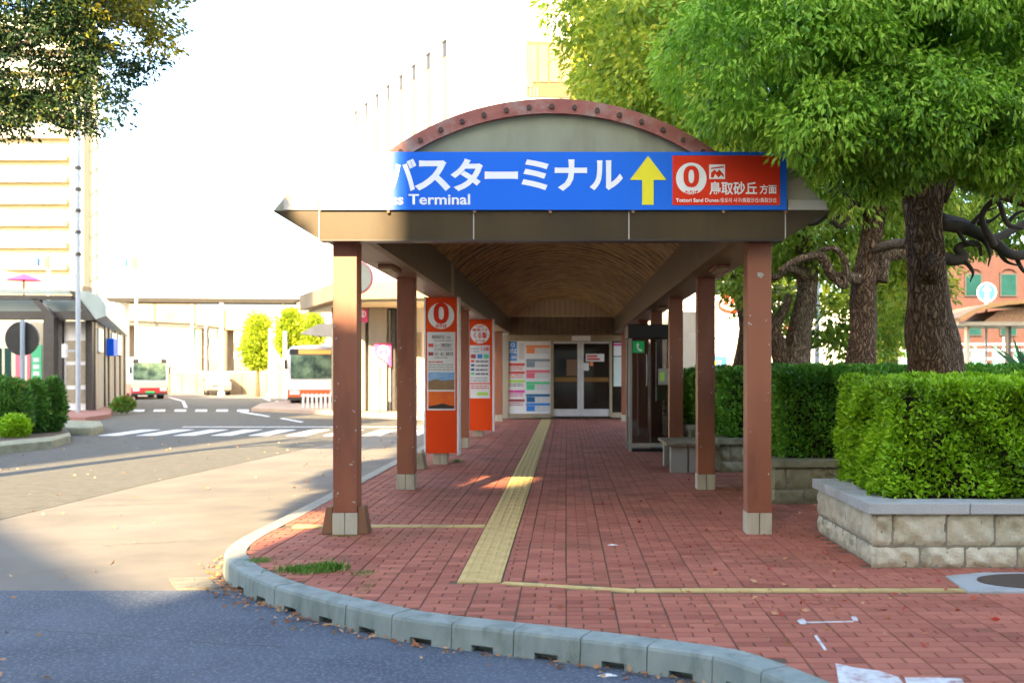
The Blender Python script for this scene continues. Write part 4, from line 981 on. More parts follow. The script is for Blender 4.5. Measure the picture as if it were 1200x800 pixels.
crown('crown', lob3, 2700, 16, .28, .15, M['leaf_mid'], T3, base=.5, droop=.5, gold=lambda p: np.clip((X(758, 18)-p[:, 0])*.55, 0, .5)*(p[:, 2] > 5))  # leaves yellower toward upper left: sunlight painted into the leaf tone
T4 = thing('broadleaf_tree', 'dark leaning tree trunk seen between the first and second right posts', 'tree', (X(872, 22), 22, .4), TG)
D = 22
trunk_mesh([P3(872,470,D), P3(872,430,D), P3(876,385,D), P3(872,345,D), P3(862,325,D), P3(858,290,D)], [.30,.25,.19,.22,.25,.12], random.Random(6), 16).build('trunk', M['bark'], T4, smooth=True)
lob4 = [(P3(870,290,22),(1.3,1.1,.6)), (P3(848,322,22),(.4,.5,.22)), (P3(905,360,23),(.7,.8,.5)), (P3(1060,330,24),(1.2,1,.7))]
crown('crown', lob4, 520, 16, .3, .16, M['leaf_gold'], T4, base=.35, droop=.4)
T5 = thing('broadleaf_tree', 'yellow green tree in the sun behind the burled trunk', 'tree', (X(1045, 30), 30, 0), TG)
trunk_mesh([P3(1046,470,30), P3(1046,400,30), P3(1044,340,30)], [.2,.16,.1], random.Random(8), 10).build('trunk', M['bark_pale'], T5, smooth=True)
crown('crown', [(P3(1050,330,30),(1.2,1,1.4)), (P3(1030,390,30),(.7,.7,.9)), (P3(1065,370,30),(.8,.7,.8)), (P3(960,330,30),(1.4,1,.9))], 560, 15, .35, .2, M['leaf_bright'], T5, base=.4, droop=.3)

# tree at the top left
T6 = thing('maple_tree', 'dark autumn tree with yellowing tips hanging in from the top left', 'tree', (-9.4, 12.5, 0))
trunk_mesh([(-9.4,12.5,-.2), (-9.4,12.5,2), (-9.2,12.4,4.2), (-8.9,12.4,6)], [.24,.19,.16,.1], random.Random(9), 16).build('trunk', M['bark'], T6, smooth=True)
limb(T6, [(-9.2,12.4,4.2), (-8.2,12.4,4.9), (-7.0,12.3,5.2), (-5.8,12.2,5.6)], [.1,.07,.05,.02], M['twig'], 30)
limb(T6, [(-9.1,12.4,4.8), (-8.2,12.4,5.8), (-6.6,12.3,6.4)], [.09,.06,.02], M['twig'], 31)
l6 = [(P3(20,60,12.5),(.95,.9,.75)), (P3(-40,100,12.5),(.9,.9,.6)), (P3(60,20,12.3),(.8,.8,.6)), (P3(120,25,12.3),(.6,.6,.36)), (P3(175,8,12.2),(.45,.5,.28)), (P3(150,50,12.2),(.45,.4,.28)), (P3(185,45,12.2),(.28,.3,.18)),
      (P3(120,85,12.3),(.42,.4,.24)), (P3(165,72,12.2),(.2,.3,.16)), (P3(60,120,12.4),(.55,.5,.3)), (P3(15,135,12.4),(.5,.5,.25)), (P3(90,145,12.3),(.25,.3,.16)), (P3(140,140,12.2),(.13,.16,.06)), (P3(50,-40,12.4),(1.6,1.2,.7)), (P3(130,115,12.2),(.25,.3,.12))]
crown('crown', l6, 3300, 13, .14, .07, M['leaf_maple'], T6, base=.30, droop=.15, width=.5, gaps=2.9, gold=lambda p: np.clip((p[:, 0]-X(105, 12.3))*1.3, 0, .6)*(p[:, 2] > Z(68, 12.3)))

# ================================================================== LEFT SIDE
# shrubs on the island
def shrub(px0, px1, pytop, pybase, D, label, m, tone=.5, size=.09, n=900):
    cx, r = X((px0+px1)/2, D), (px1-px0)/2/F*D; z0, z1 = 0, Z(pytop, D)
    t = thing('shrub', label, 'shrub', (cx, D, 0), 'clipped shrubs on the left traffic island')
    MB().tube([(cx, D, 0), (cx, D, (z1)*.5)], [.05, .02], 6).build('stem', M['twig'], t)
    h = z1/2
    crown('foliage', [((cx, D, h*.95), (r*.95, r*.9, h*.95)), ((cx, D, h*.7), (r, r*.95, h*.68)), ((cx+.1*r, D, h*1.3), (r*.75, r*.7, h*.62))], n, 14, .11, size, m, t, base=tone, droop=-.3)
shrub(-22, 36, 440, 512, 23.5, 'big rounded dark shrub at the left picture edge', M['leaf_shrub'], n=1100)
shrub(26, 54, 443, 510, 24.2, 'narrow dark shrub, middle one of the three on the left island', M['leaf_shrub'], n=800)
shrub(50, 74, 441, 508, 24.6, 'narrow dark shrub at the right end of the left island', M['leaf_shrub'], n=800)
shrub(2, 32, 486, 512, 22.6, 'small light green shrub in front of the big dark one', M['leaf_hedge'], .5, .07, 420)
shrub(132, 156, 466, 478, 38, 'low scrubby bush at the foot of the shelter wall', M['leaf_shrub'], .7, .12, 220)

# shelter / waiting building on the left
SH = thing('bus_shelter', 'long bus shelter with dark steel frame and curved pale roof at left', 'shelter', (X(60, 37), 37, 0))
D = 37.0
a_ = [(X(-60, D), Z(337, D)), (X(84, D), Z(340, D)), (X(88, D), Z(344.5, D)), (X(-60, D), Z(342, D))]
MB().prism(a_[::-1], D, D+.3, 'y').build('front_beam', M['polycarb'], SH)
MB().prism([(X(-60, D), Z(345, D)), (X(82, D), Z(346, D)), (X(86, D), Z(351, D)), (X(-60, D), Z(351, D))][::-1], D+.02, D+.32, 'y').build('roof_beam', M['dark'], SH)
MB().prism([(X(82, D), Z(341, D)), (X(88, D), Z(341.5, D)), (X(111, D), Z(374, D)), (X(105, D), Z(375.5, D))][::-1], D-.05, D+.3, 'y').build('rafter', M['dark'], SH)
MB().prism([(X(36, D), Z(350, D)), (X(44, D), Z(350, D)), (X(64, D), Z(372, D)), (X(55, D), Z(372, D))][::-1], D+.02, D+.3, 'y').build('rafter', M['dark'], SH)
MB().box(X(-60, D), X(101, D), D+.3, D+.6, Z(374.5, D), Z(364, D)).build('cross_beam', M['dark'], SH)
MB().box(X(-60, D), X(100, D), D+.8, D+1.0, Z(365, D), Z(350, D)).build('roof_glazing', M['polycarb'], SH)
MB().box(X(50.5, D), X(63, D), D, D+.35, 0, Z(372, D)).build('column', M['dark'], SH)
ex, ey = X(148, 51), 51
# curved roof running back along the wall line
pts0 = [(X(86, D), D, Z(340.5, D)), (X(104, D), D, Z(341, D)), (X(117, D), D, Z(347, D)), (X(124, D), D, Z(358, D)), (X(124.5, D), D, Z(370, D)), (X(112, D), D, Z(374, D))]
pts1 = [(p_[0]-5.2, p_[1]+14, p_[2]-.25) for p_ in pts0]
mb = MB(); n = len(pts0); mb.add(pts0+pts1, [tuple(range(n-1, -1, -1)), tuple(range(n, 2*n))]+[(i, (i+1) % n, n+(i+1) % n, n+i) for i in range(n)]); mb.build('curved_roof', M['polycarb'], SH)
# end wall with tan windows
D2 = 38.2
MB().box(X(75, D2), X(101.5, D2), D2, D2+.12, 0, Z(376, D2)).build('end_wall', M['whitewall'], SH)
for (ya_, yb_) in ((399, 423), (427.5, 451), (456, 472)):
    MB().box(X(78, D2), X(88.5, D2), D2-.03, D2+.01, Z(yb_, D2), Z(ya_, D2)).build('window_pane', M['tan_frame'], SH); MB().box(X(90.5, D2), X(100, D2), D2-.03, D2+.01, Z(yb_, D2), Z(ya_, D2)).build('window_pane', M['tan_frame'], SH)
for x0_, x1_, m_ in ((68, 74.5, 'dark'), (101.8, 109.5, 'dark')): MB().box(X(x0_, D2), X(x1_, D2), D2-.1, D2+.2, 0, Z(374, D2)).build('column', M[m_], SH)
# receding side wall
W0, W1 = Vector((X(110, 38.3), 38.3, 0)), Vector((X(148.5, 51), 51, 0)); dv = W1-W0
def wall_seg(t0, t1, z0, z1, off, m_, nm):
    n_v = Vector((dv.y, -dv.x, 0)).normalized()
    a, b = W0+dv*t0, W0+dv*t1; q = [a+n_v*off, b+n_v*off, b-n_v*.2, a-n_v*.2]
    MB().prism([(v.x, v.y) for v in q][::-1], z0, z1, 'z').build(nm, M[m_], SH)
wall_seg(0, 1, 0, 3.4, 0, 'greige', 'side_wall')
for t_ in (.0, .25, .36, .55, .72, .88): wall_seg(t_, t_+.03, .02, 3.38, .06, 'dark', 'mullion')
for t_ in (.05, .42, .6): wall_seg(t_, t_+.12, 2.2, 3.1, .10, 'glasswhite', 'window_pane')
sg = wall_seg(.3, .42, 2.1, 2.8, .3, 'sign_blue', 'hanging_sign')
# adverts inside the shelter
adv = thing('advert_panel', 'green and white upright advert panel standing under the shelter', 'advert', (X(43, 40), 40, 0)); D3 = 40
a_ = pbox(36.5, 404, 48.5, 446, D3); MB().box(a_[0], a_[1], D3, D3+.08, 0, a_[3]).build('board', M['p_green'], adv)
for k in range(3): a_ = pbox(39, 419+8*k, 46, 424+8*k, D3); MB().box(a_[0], a_[1], D3-.01, D3, a_[2], a_[3]).build('poster_strip', M['paper'], adv)
adv = thing('advert_panel', 'pink upright advert panel standing under the shelter', 'advert', (X(22, 41), 41, 0)); D3 = 41
for x0_, x1_ in ((18, 24.5), (31.5, 35.5)): a_ = pbox(x0_, 412, x1_, 446, D3); MB().box(a_[0], a_[1], D3, D3+.08, 0, a_[3]).build('board', M['p_pink'], adv)
adv = thing('shop_building', 'dim low shop with teal windows behind the left shelter', 'building', (X(5, 46), 46, 0)); D3 = 46
MB().box(X(-90, D3), X(36, D3), D3, D3+4, 0, Z(376, D3)).build('wall', M['cream'], adv)
for k in range(7): MB().box(X(-60+11*k, D3), X(-53+11*k, D3), D3-.05, D3, .6, Z(408, D3)).build('window', M['teal_glass'], adv)
# round mirror seen from behind and its pole
mr_ = thing('traffic_mirror', 'round traffic mirror seen from behind on a grey pole at left', 'mirror', (X(29, 25), 25, 0))
mb = MB(); disc_mb(mb, X(25.5, 25), Z(396.5, 25), 25, .42, 36, t=.05); mb.build('mirror_back', mat('mirror_back', (.12,.10,.09), (.15,.13,.12), .6, 8), mr_, bevel=.015)
mb = MB(); disc_mb(mb, X(25.5, 25), Z(396.5, 25), 24.985, .40, 30, t=.012); mb.build('stiffener', M['dark'], mr_)
MB().cyl((X(29, 25), 24.9, 0), .055, Z(375, 25), 12).build('pole', M['greypole'], mr_)
# street pole
sp_ = thing('utility_pole', 'tall grey steel pole rising in front of the apartment block', 'pole', (X(91.5, 37.6), 36.2, 0)); D3 = 36.2
MB().tube([(X(91.5, D3), D3, 0), (X(91.5, D3), D3, Z(250, D3)), (X(92.5, D3), D3, Z(60, D3))], [.085, .08, .065], 12).build('shaft', M['greypole'], sp_)
for yy in (199, 224, 249, 274, 300): MB().cyl((X(92, D3), D3, Z(yy, D3)), .10, .12, 12).build('collar', M['dark'], sp_)
MB().box(X(72, D3), X(76.5, D3), D3, D3+.2, Z(419, D3), Z(403, D3)).build('control_box', M['whitewall'], sp_, bevel=.02)
MB().box(X(76, D3), X(91, D3), D3+.04, D3+.1, Z(412, D3), Z(410, D3)).build('box_arm', M['greypole'], sp_)

# apartment block
AP = thing('apartment_block', 'tall cream apartment block with balcony floors at far left', 'building', (X(40, 130), 135, 0)); D = 130.0
xl, xr, xe = X(-60, D), X(81, D), X(112, D+2)
MB().box(xl, xr, D+1.2, D+3, 0, Z(30, D)).build('wall', M['cream'], AP)
MB().box(xr, X(97, D), D+.2, D+2.5, 0, Z(22, D)).build('stair_wall', M['line'], AP)
MB().box(X(97, D), xe, D+2, D+3, 0, Z(34, D)).build('side_wall', M['cream'], AP)
fl = 25.7; k = 0
for k in range(13):
    y_ = 339-k*fl
    if y_ < 30: break
    z_ = Z(y_, D)
    MB().box(xl, xr-.3, D-.2, D+1.2, z_-.28, z_).build('floor_slab', M['line'], AP)
    MB().box(xl, xr-.5, D-.15, D, z_+.02, z_+1.15).build('balcony_wall', M['cream2'], AP)
    for j in range(9):
        x_ = xl+.6+j*1.72*1.0
        if x_+1.2 < xr: 
            wn = MB().box(x_, x_+1.15, D+1.14, D+1.21, z_+.4, z_+2.1).build('window', M['whitewall'], AP)
            MB().box(x_+.08, x_+1.07, D+1.12, D+1.14, z_+.5, z_+2.0).build('pane', M['win_glass'], wn)
    MB().box(X(82, D), X(87, D), D-.1, D+.2, z_+.9, z_+1.9).build('stair_screen', M['greypole'], AP)
    MB().prism([(X(96.5, D), z_+1.0), (X(107, D), z_+2.0), (X(107, D), z_+2.25), (X(96.5, D), z_+1.25)], D+1.75, D+2.0, 'y').build('side_string', M['line'], AP)
    MB().box(X(107, D), X(112, D), D+1.9, D+2.0, z_-.2, z_+1.0).build('side_window', M['glasswhite'], AP)
for px__, lab in ((64, 'left'),): pass

# elevated railway / road viaduct and footbridge
VD = thing('viaduct', 'long beige concrete viaduct wall crossing behind the far road', 'viaduct', (-40, 95, 0)); D = 95.0
MB().prism([(X(-80, D), Z(316, D)), (X(10, D), Z(318, D)), (X(108, D), Z(337, D)), (X(108, D), Z(352, D)), (X(-80, D), Z(352, D))][::-1], D-2, D, 'y').build('ramp_wall', M['beige'], VD)
for (x0_, x1_, t0, t1, bt) in ((143, 228, 354.5, 356.5, 375), (229, 263, 357, 362, 380), (264, 345, 362, 373, 386)):
    MB().prism([(X(x0_, D), Z(t0, D)), (X(x1_, D), Z(t1, D)), (X(x1_, D), Z(bt+4, D)), (X(x0_, D), Z(bt, D))][::-1], D, D+3, 'y').build('parapet_panel', M['beige'], VD)
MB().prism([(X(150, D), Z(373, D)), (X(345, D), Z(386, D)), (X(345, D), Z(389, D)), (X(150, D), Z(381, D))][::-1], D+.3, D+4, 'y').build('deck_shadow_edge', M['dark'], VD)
for x_ in (129, 140.5, 227, 257, 285, 330): MB().box(X(x_, D), X(x_+7, D), D+.5, D+2.5, 0, Z(377, D)).build('pier', M['beige'], VD)
FB = thing('footbridge', 'pale footbridge with dark underside crossing above the far road', 'bridge', (X(230, 78), 78, 0)); D = 78.0
MB().prism([(X(122, D), Z(348.5, D)), (X(351, D), Z(350, D)), (X(343, D), Z(355, D)), (X(128, D), Z(353.5, D))][::-1], D, D+2.6, 'y').build('girder', mat('girder_brown', (.016,.012,.008), (.022,.018,.011), .8, 1), FB)
MB().prism([(X(110, D), Z(332, D)), (X(305, D), Z(333, D)), (X(351, D), Z(348, D)), (X(351, D), Z(349.6, D)), (X(118, D), Z(348, D))][::-1], D+.1, D+.2, 'y').build('parapet', M['cream2'], FB)
MB().box(X(110, D), X(305, D), D+.05, D+.15, Z(331, D), Z(330, D)).build('handrail', M['line'], FB)
for k in range(9): MB().box(X(124+21*k, D), X(124.7+21*k, D), D+.02, D+.1, Z(348, D), Z(331, D)).build('parapet_post', M['line'], FB)
for x_ in (136, 345): MB().box(X(x_, D), X(x_+5, D), D+.6, D+1.6, ROADZ, Z(353, D)).build('pier', M['whitewall'], FB)

# bright low buildings / hoardings at the end of the road
def simple_block(name, label, cat, x0, y0, x1, D, m_, wins=(), depth=6, base=ROADZ, group=None):
    t = thing(name, label, cat, (X((x0+x1)/2, D), D, 0), group)
    MB().box(X(x0, D), X(x1, D), D, D+depth, base, Z(y0, D)).build('wall', M[m_], t)
    MB().box(X(x0, D)-.15, X(x1, D)+.15, D-.15, D+depth+.15, Z(y0, D), Z(y0, D)+.25).build('parapet', M['cream2'], t)
    for (a, b, c, d, mm) in wins:
        f_ = MB().box(X(a, D), X(c, D), D-.06, D+.02, Z(d, D), Z(b, D)).build('window', M['whitewall'], t)
        MB().box(X(a+.5, D), X(c-.5, D), D-.08, D-.062, Z(d-.6, D), Z(b+.6, D)).build('pane', M[mm], f_)
    return t
simple_block('shop_building', 'bleached white shop building under the viaduct right of the small bus', 'building', 150, 385, 232, 112, 'whitewall', [(158,390,165,405,'beige'),(168,412,178,420,'win_glass'),(182,412,192,420,'beige'),(200,392,212,402,'beige'),(198,425,206,441,'beige'),(214,412,224,420,'beige')])
simple_block('shop_building', 'pale tan shop building in the sun behind the parked car', 'building', 234, 388, 352, 108, 'cream', [(240,395,250,405,'win_glass'),(256,392,263,402,'beige'),(270,400,279,412,'beige'),(283,392,292,404,'win_glass'),(303,405,311,420,'beige'),(322,396,333,410,'beige')])
simple_block('shop_building', 'blue and white shop seen between the shelter and the small bus', 'building', 108, 362, 149, 118, 'cream2', [(118,368,126,378,'win_glass'),(130,368,138,378,'beige'),(116,388,126,398,'beige')])
gt = thing('height_gate', 'green framed gate sign beyond the small white car', 'gate', (X(232, 100), 100, 0)); D = 100.0
for (a, b, c, d) in ((226.5,382,228.3,440),(240.5,382,242.3,400),(254,382,255.6,398)): MB().box(X(a, D), X(c, D), D, D+.15, Z(d, D), Z(b, D)).build('upright', M['p_green'], gt)
MB().box(X(226, D), X(256, D), D-.02, D+.17, Z(383, D), Z(381.5, D)).build('top_bar', M['p_green'], gt); MB().box(X(229, D), X(240, D), D+.02, D+.1, Z(395, D), Z(384, D)).build('panel', M['dark'], gt)
WL = thing('low_wall', 'low tan roadside wall running right of the small car', 'wall', (X(320, 72), 72, 0)); D = 72.0
for k in range(9): MB().box(X(196+17.5*k, D)+.02, X(213.5+17.5*k, D)-.02, D, D+.3, ROADZ, Z(437, D)).build('wall_panel', M['beige'], WL)
MB().box(X(196, D), X(354, D), D-.05, D+.35, Z(437, D), Z(435, D)).build('coping', M['cream'], WL)
GR_ = thing('guard_rail', 'white posts and rails of the barrier by the far kerb', 'railing', (X(200, 80), 80, 0)); D = 80.0
for k in range(8): MB().cyl((X(122+16*k, D), D, ROADZ), .1, 1.5, 8).build('rail_post', M['white_paint'], GR_)
for zz in (.55, 1.0): MB().box(X(120, D), X(238, D), D-.05, D+.05, zz, zz+.14).build('rail', M['white_paint'], GR_)

def pole(px, ytop, D, r, label, m_='white_paint', group='slim white poles beyond the road'):
    t = thing('street_pole', label, 'pole', (X(px, D), D, 0), group); MB().tube([(X(px, D), D, ROADZ), (X(px, D), D, Z(ytop, D))], [r, r*.8], 10).build('shaft', M[m_], t); MB().cyl((X(px, D), D, ROADZ), r*1.6, .3, 10).build('base', M[m_], t); return t
pole(259.5, 355, 66, .14, 'white pole in front of the viaduct, right of the small car')
pole(317, 385, 62, .14, 'white pole between the two yellow green trees')
pole(322.5, 385, 62, .12, 'slimmer white pole immediately right of the pole between the yellow green trees')
pole(334, 388, 60, .13, 'white pole directly left of the orange and white bus')
pole(241, 375, 74, .10, 'short white pole above the low tan wall')
pole(140.5, 250, 90, .12, 'faint tall pole behind the footbridge left end')
pole(225, 290, 90, .10, 'faint tall pole above the middle of the footbridge')
def small_tree(px, pytop, pybot, hw_, D, label, m_, n=420):
    t = thing('street_tree', label, 'tree', (X(px, D), D, 0), 'yellow green street trees beyond the road')
    MB().tube([(X(px, D), D, ROADZ), (X(px, D), D, Z((pytop+pybot)/2, D))], [.16, .06], 8).build('trunk', M['bark_pale'], t)
    zt_, zb_ = Z(pytop, D), Z(pybot, D); c = (zt_+zb_)/2; r = hw_/F*D
    crown('crown', [((X(px, D), D, c), (r*.8, r*.8, (zt_-zb_)/2)), ((X(px-1, D), D, zb_+(zt_-zb_)*.33), (r, r, (zt_-zb_)*.3)), ((X(px+2, D), D, zb_+(zt_-zb_)*.66), (r*.6, r*.6, (zt_-zb_)*.3))], n, 14, .45, .3, m_, t, base=.4, droop=-.1)
small_tree(302, 368, 432, 13, 64, 'broad yellow green street tree left of the white poles', M['leaf_bright'])
small_tree(340, 363, 415, 10, 61, 'tall yellow green street tree above the orange and white bus', M['leaf_bright'], 360)
small_tree(367, 370, 405, 9, 66, 'yellow green tree half hidden behind the terminal roof', M['leaf_bright'], 260)
def signal(px, py, D, label, m1, flip=1, ln=1.8):
    t = thing('traffic_signal', label, 'traffic light', (X(px, D), D, 0), 'traffic signals over the far road')
    s_ = D/F
    MB().box(X(px, D)-3*s_, X(px, D)+4*s_, D, D+.3, Z(py+5, D), Z(py-5, D)).build('housing', M[m1], t, bevel=.03)
    MB().prism([(X(px, D)-6*s_, Z(py-5, D)), (X(px, D)-3*s_, Z(py-5, D)), (X(px, D)-3*s_, Z(py+5, D)), (X(px, D)-5*s_, Z(py+4, D))], D-.2, D+.2, 'y').build('hood', M['p_blue'], t)
    MB().box(X(px, D)+5*s_, X(px, D)+7.5*s_, D, D+.3, Z(py+8, D), Z(py-8, D)).build('back_plate', M['orange_roof'], t)
    MB().cyl((X(px, D)+6.2*s_, D+.2, ROADZ), .09, Z(py-8, D)-ROADZ, 8).build('pole', M['whitewall'], t)
signal(152, 308, 70, 'traffic signal head with blue hood over the footbridge', 'tan_frame')
signal(49, 307, 60, 'pale traffic signal head in front of the apartment block', 'tan_frame')
pu = thing('pink_lamp', 'pink umbrella shaped lamp hood above the left shelter roof', 'lamp', (X(28, 60), 60, 0)); D = 60
MB().tube([P3(28, 328.5, D), P3(28, 326, D), P3(28, 323.5, D), P3(28, 321, D)], [1.0, .75, .4, .03], 10).build('hood', M['p_mag'], pu); MB().cyl((X(28, D), D, 0), .06, Z(326, D), 8).build('pole', M['dark'], pu)

# ------------------------------------------------------------------ vehicles
def bus(label, px0, px1, pytop, pybase, D, side, c_top, c_mid, c_low, led, group='buses on the far road'):
    w_ = (px1-px0)/F*D; xc = X((px0+px1)/2, D); z0 = ROADZ; zt_ = Z(pytop, D); H_ = zt_-z0; L = 7.5
    t = thing('bus', label, 'bus', (xc, D, z0), group); xa, xb = xc-w_/2, xc+w_/2
    def fr(u0, u1, v0, v1, m_, nm, dy=.02, th=.03, pr=None, bv=0): return MB().box(xa+w_*u0, xa+w_*u1, D-dy, D-dy+th, z0+H_*v0, z0+H_*v1).build(nm, m_, pr or t, bevel=bv)
    MB().box(xa, xb, D, D+L, z0+H_*.11, z0+H_*.40).build('lower_body', M[c_low], t, bevel=.08)
    MB().prism([(xa, z0+H_*.39), (xb, z0+H_*.39), (xb, z0+H_*.90), (xb-w_*.07, z0+H_*.975), (xc, z0+H_), (xa+w_*.07, z0+H_*.975), (xa, z0+H_*.90)][::-1], D+.02, D+L-.02, 'y').build('upper_body', M[c_top], t, bevel=.05)
    fr(.0, 1, .27, .42, M[c_mid], 'stripe', .01)
    fr(.06, .94, .45, .83, M['bus_glass'], 'windscreen', .03, bv=.02); fr(.04, .96, .84, .93, M['black'], 'board_surround', .03)
    fr(.2, .8, .85, .92, M['led'] if led else M['glasswhite'], 'destination_board', .04); fr(.495, .505, .45, .83, M['dark'], 'wiper', .045, .02)
    for u in (.04, .78): l_ = fr(u, u+.18, .19, .26, M['lamp'], 'headlight', .035, bv=.02)
    fr(.38, .62, .13, .19, M['green'] if not led else M['paper'], 'number_plate', .04); fr(.0, 1, .10, .15, M['dark'], 'bumper', .05, .1)
    for u in (-.06, 1.0): MB().box(xa+w_*u, xa+w_*(u+.06), D-.25, D-.15, z0+H_*.6, z0+H_*.76).build('mirror', M['dark'], t, bevel=.02)
    for u in (.05, .78):
        for yy in (D+1.2, D+5.4):
            wh = MB().cyl((xa+w_*u, yy, z0+.42), .42, w_*.17, 18, 'x').build('wheel', M['rubber'], t, bevel=.02); MB().cyl((xa+w_*u+(-.02 if u < .5 else w_*.17-.04), yy, z0+.42), .22, .06, 12, 'x').build('hub', M['alu'], wh)
    sxx = xb if side > 0 else xa
    for k in range(5): MB().box(sxx-.015, sxx+.015, D+.35+k*1.4, D+1.6+k*1.4, z0+H_*.48, z0+H_*.80).build('side_window', M['win_glass'], t)
    return t
bus('small cream and red bus coming toward the camera beside the left shelter', 155.5, 195.5, 417, 468, 58.5, 1, 'glasswhite', 'bus_cream', 'bus_red', False).rotation_euler = (0, 0, math.radians(29))
bus('orange and white bus with lit amber board partly hidden by front left post', 338, 400, 404, 475, 47, 1, 'bus_white', 'bus_white', 'bus_orange', True).rotation_euler = (0, 0, math.radians(14))
CR = thing('car', 'small pale hatchback parked facing the camera beyond the far road', 'car', (X(256, 68), 68, ROADZ)); D = 68.0
xc, w_ = X(256.5, D), 28/F*D; z0 = ROADZ; xa, xb = xc-w_/2, xc+w_/2
pf = [(D, z0+.3), (D-.0, z0+.75), (D+.25, z0+.9), (D+1.1, z0+1.0), (D+1.7, z0+1.48), (D+3.2, z0+1.5), (D+3.8, z0+.95), (D+3.9, z0+.3)]
MB().prism(pf, xa, xb, 'x').build('body', mat('car_paint', (.24,.23,.19), (.22,.21,.17), .3, 2, coat=.5), CR, bevel=.09)
MB().add([(xa+.14, D+1.13, z0+1.03), (xb-.14, D+1.13, z0+1.03), (xb-.24, D+1.63, z0+1.44), (xa+.24, D+1.63, z0+1.44)], [(0,1,2,3)]).build('windscreen', mat('car_screen', (.12,.30,.42), (.3,.5,.6), .1, 1.5), CR)
for o_ in [c for c in CR.children if c.name.startswith('windscreen')]: o_.location = (0, -.03, .03)
for u in (.05, .76): MB().box(xa+w_*u, xa+w_*(u+.19), D-.03, D+.05, z0+.66, z0+.82).build('headlight', M['lamp'], CR, bevel=.02)
MB().box(xc-.22, xc+.22, D-.03, D+.02, z0+.42, z0+.56).build('number_plate', M['paper'], CR); MB().box(xa+.3, xb-.3, D-.02, D+.02, z0+.6, z0+.68).build('grille', M['dark'], CR)
MB().box(xa+.05, xb-.05, D-.035, D+.03, z0+.26, z0+.38).build('bumper', M['dark'], CR)
for u in (xa+.03, xb-.25):
    for yy in (D+.8, D+3.1): wh = MB().cyl((u, yy, z0+.3), .3, .22, 16, 'x').build('wheel', M['rubber'], CR); MB().cyl((u-.01, yy, z0+.3), .17, .24, 12, 'x').build('hub', M['alu'], wh)
for u in (xa-.12, xb): MB().box(u, u+.12, D+1.2, D+1.3, z0+.98, z0+1.1).build('mirror', M['dark'], CR, bevel=.02)

CR.rotation_euler = (0, 0, math.radians(23))
# ================================================================== TERMINAL BUILDINGS (centre left)
TB = thing('terminal_building', 'white terminal building with a wide flat overhanging roof left of the walkway', 'building', (-7, 38, 0)); D = 38.0
MB().box(X(392, D), -2.62, D, D+14, -.01, 4.4).build('wall', M['whitewall'], TB)
q0 = [(X(347, 40), 40.5), (X(392, 34.5), 34.5), (-2.2, 33.2), (-2.2, 40.5)]
MB().prism(q0, 3.85, 4.45, 'z').build('overhang_roof', M['beige'], TB, bevel=.03)
MB().prism([(q_[0]*1.0+(.3 if i < 2 else 0), q_[1]+.2) for i, q_ in enumerate(q0)], 3.78, 3.85, 'z').build('soffit', M['cream'], TB)
for (x0_, x1_, m_) in ((392, 398, 'dark'), (420, 431, 'greige'), (435, 456, 'greige'), (462, 466, 'dark'), (476, 482, 'greige')):
    MB().box(X(x0_, D), X(x1_, D), D-.5, D+.02, 0, 3.77).build('column', M[m_], TB, bevel=.02)
for x_ in (396.5, 414, 458, 470.5, 486): MB().cyl((X(x_, D), D-.25, 0), .05, 3.7, 8).build('downpipe', M['bright_alu'], TB)
for x0_, x1_ in ((399, 412), (467, 475), (484, 494)):
    f_ = MB().box(X(x0_, D), X(x1_, D), D-.06, D, .9, 2.9).build('window', M['alu'], TB); MB().box(X(x0_+.7, D), X(x1_-.7, D), D-.08, D-.062, 1.0, 2.8).build('pane', M['teal_glass'] if x0_ < 450 else M['tan_frame'], f_)
c2 = thing('loading_canopy', 'small grey curved canopy above the orange and white bus', 'canopy', (X(372, 44), 44, 0)); D3 = 44.0
MB().prism([(X(351, D3), Z(391, D3)), (X(372, D3), Z(380, D3)), (X(392, D3), Z(378, D3)), (X(392, D3), Z(395, D3)), (X(372, D3), Z(393.5, D3))][::-1], D3, D3+3, 'y').build('roof', M['greige'], c2)
MB().cyl((X(389, D3), D3+1, 0), .12, Z(394, D3), 10).build('post', M['dark'], c2)
# pink number 2 signs
def two_sign(box, D, label, tri=False):
    t = thing('platform_sign', label, 'sign', (X((box[0]+box[2])/2, D), D, 1), 'pink platform two signs')
    a_ = pbox(*box, D)
    if tri: ppoly([(box[0], box[1]), (box[2], box[1]), (box[2], box[3]), (box[0]+(box[2]-box[0])*.05, box[1]+(box[3]-box[1])*.45)], D, 0, .05, M['pink'], 'panel', t)
    else: MB().box(a_[0], a_[1], D, D+.05, a_[2], a_[3]).build('panel', M['pink'], t)
    cx_, cy_ = (box[0]+box[2])/2+(1 if tri else 0), box[1]+(box[2]-box[0])*.5; r_ = (box[2]-box[0])*.36/F*D
    mb = MB(); ring_mb(mb, X(cx_, D), Z(cy_, D), D-.006, r_*.8, r_, 30); mb.build('ring', M['sign_white'], t)
    h_ = (box[2]-box[0])*.19; ptext('2', (cx_-h_*.8, cy_-h_*1.15, cx_+h_*.8, cy_+h_*1.15), D, .008, M['sign_white'], 'numeral', t, .03)
    if tri: ppoly([(cx_-1, box[1]+19), (cx_+4, box[1]+17), (cx_+3.5, box[1]+22), (cx_+2.5, box[1]+20)], D, .006, .003, M['sign_white'], 'pointer', t)
two_sign((419, 362, 430.5, 377.5), 36, 'square pink sign with a ringed 2 hanging under the overhanging roof')
two_sign((438.5, 402, 458.5, 430), 37.3, 'larger cut corner pink sign with a ringed 2 on the terminal column', True)
fen = thing('fence', 'white low slatted fence in front of the terminal wall and bus', 'fence', (X(380, 41), 41, 0)); D3 = 40.5
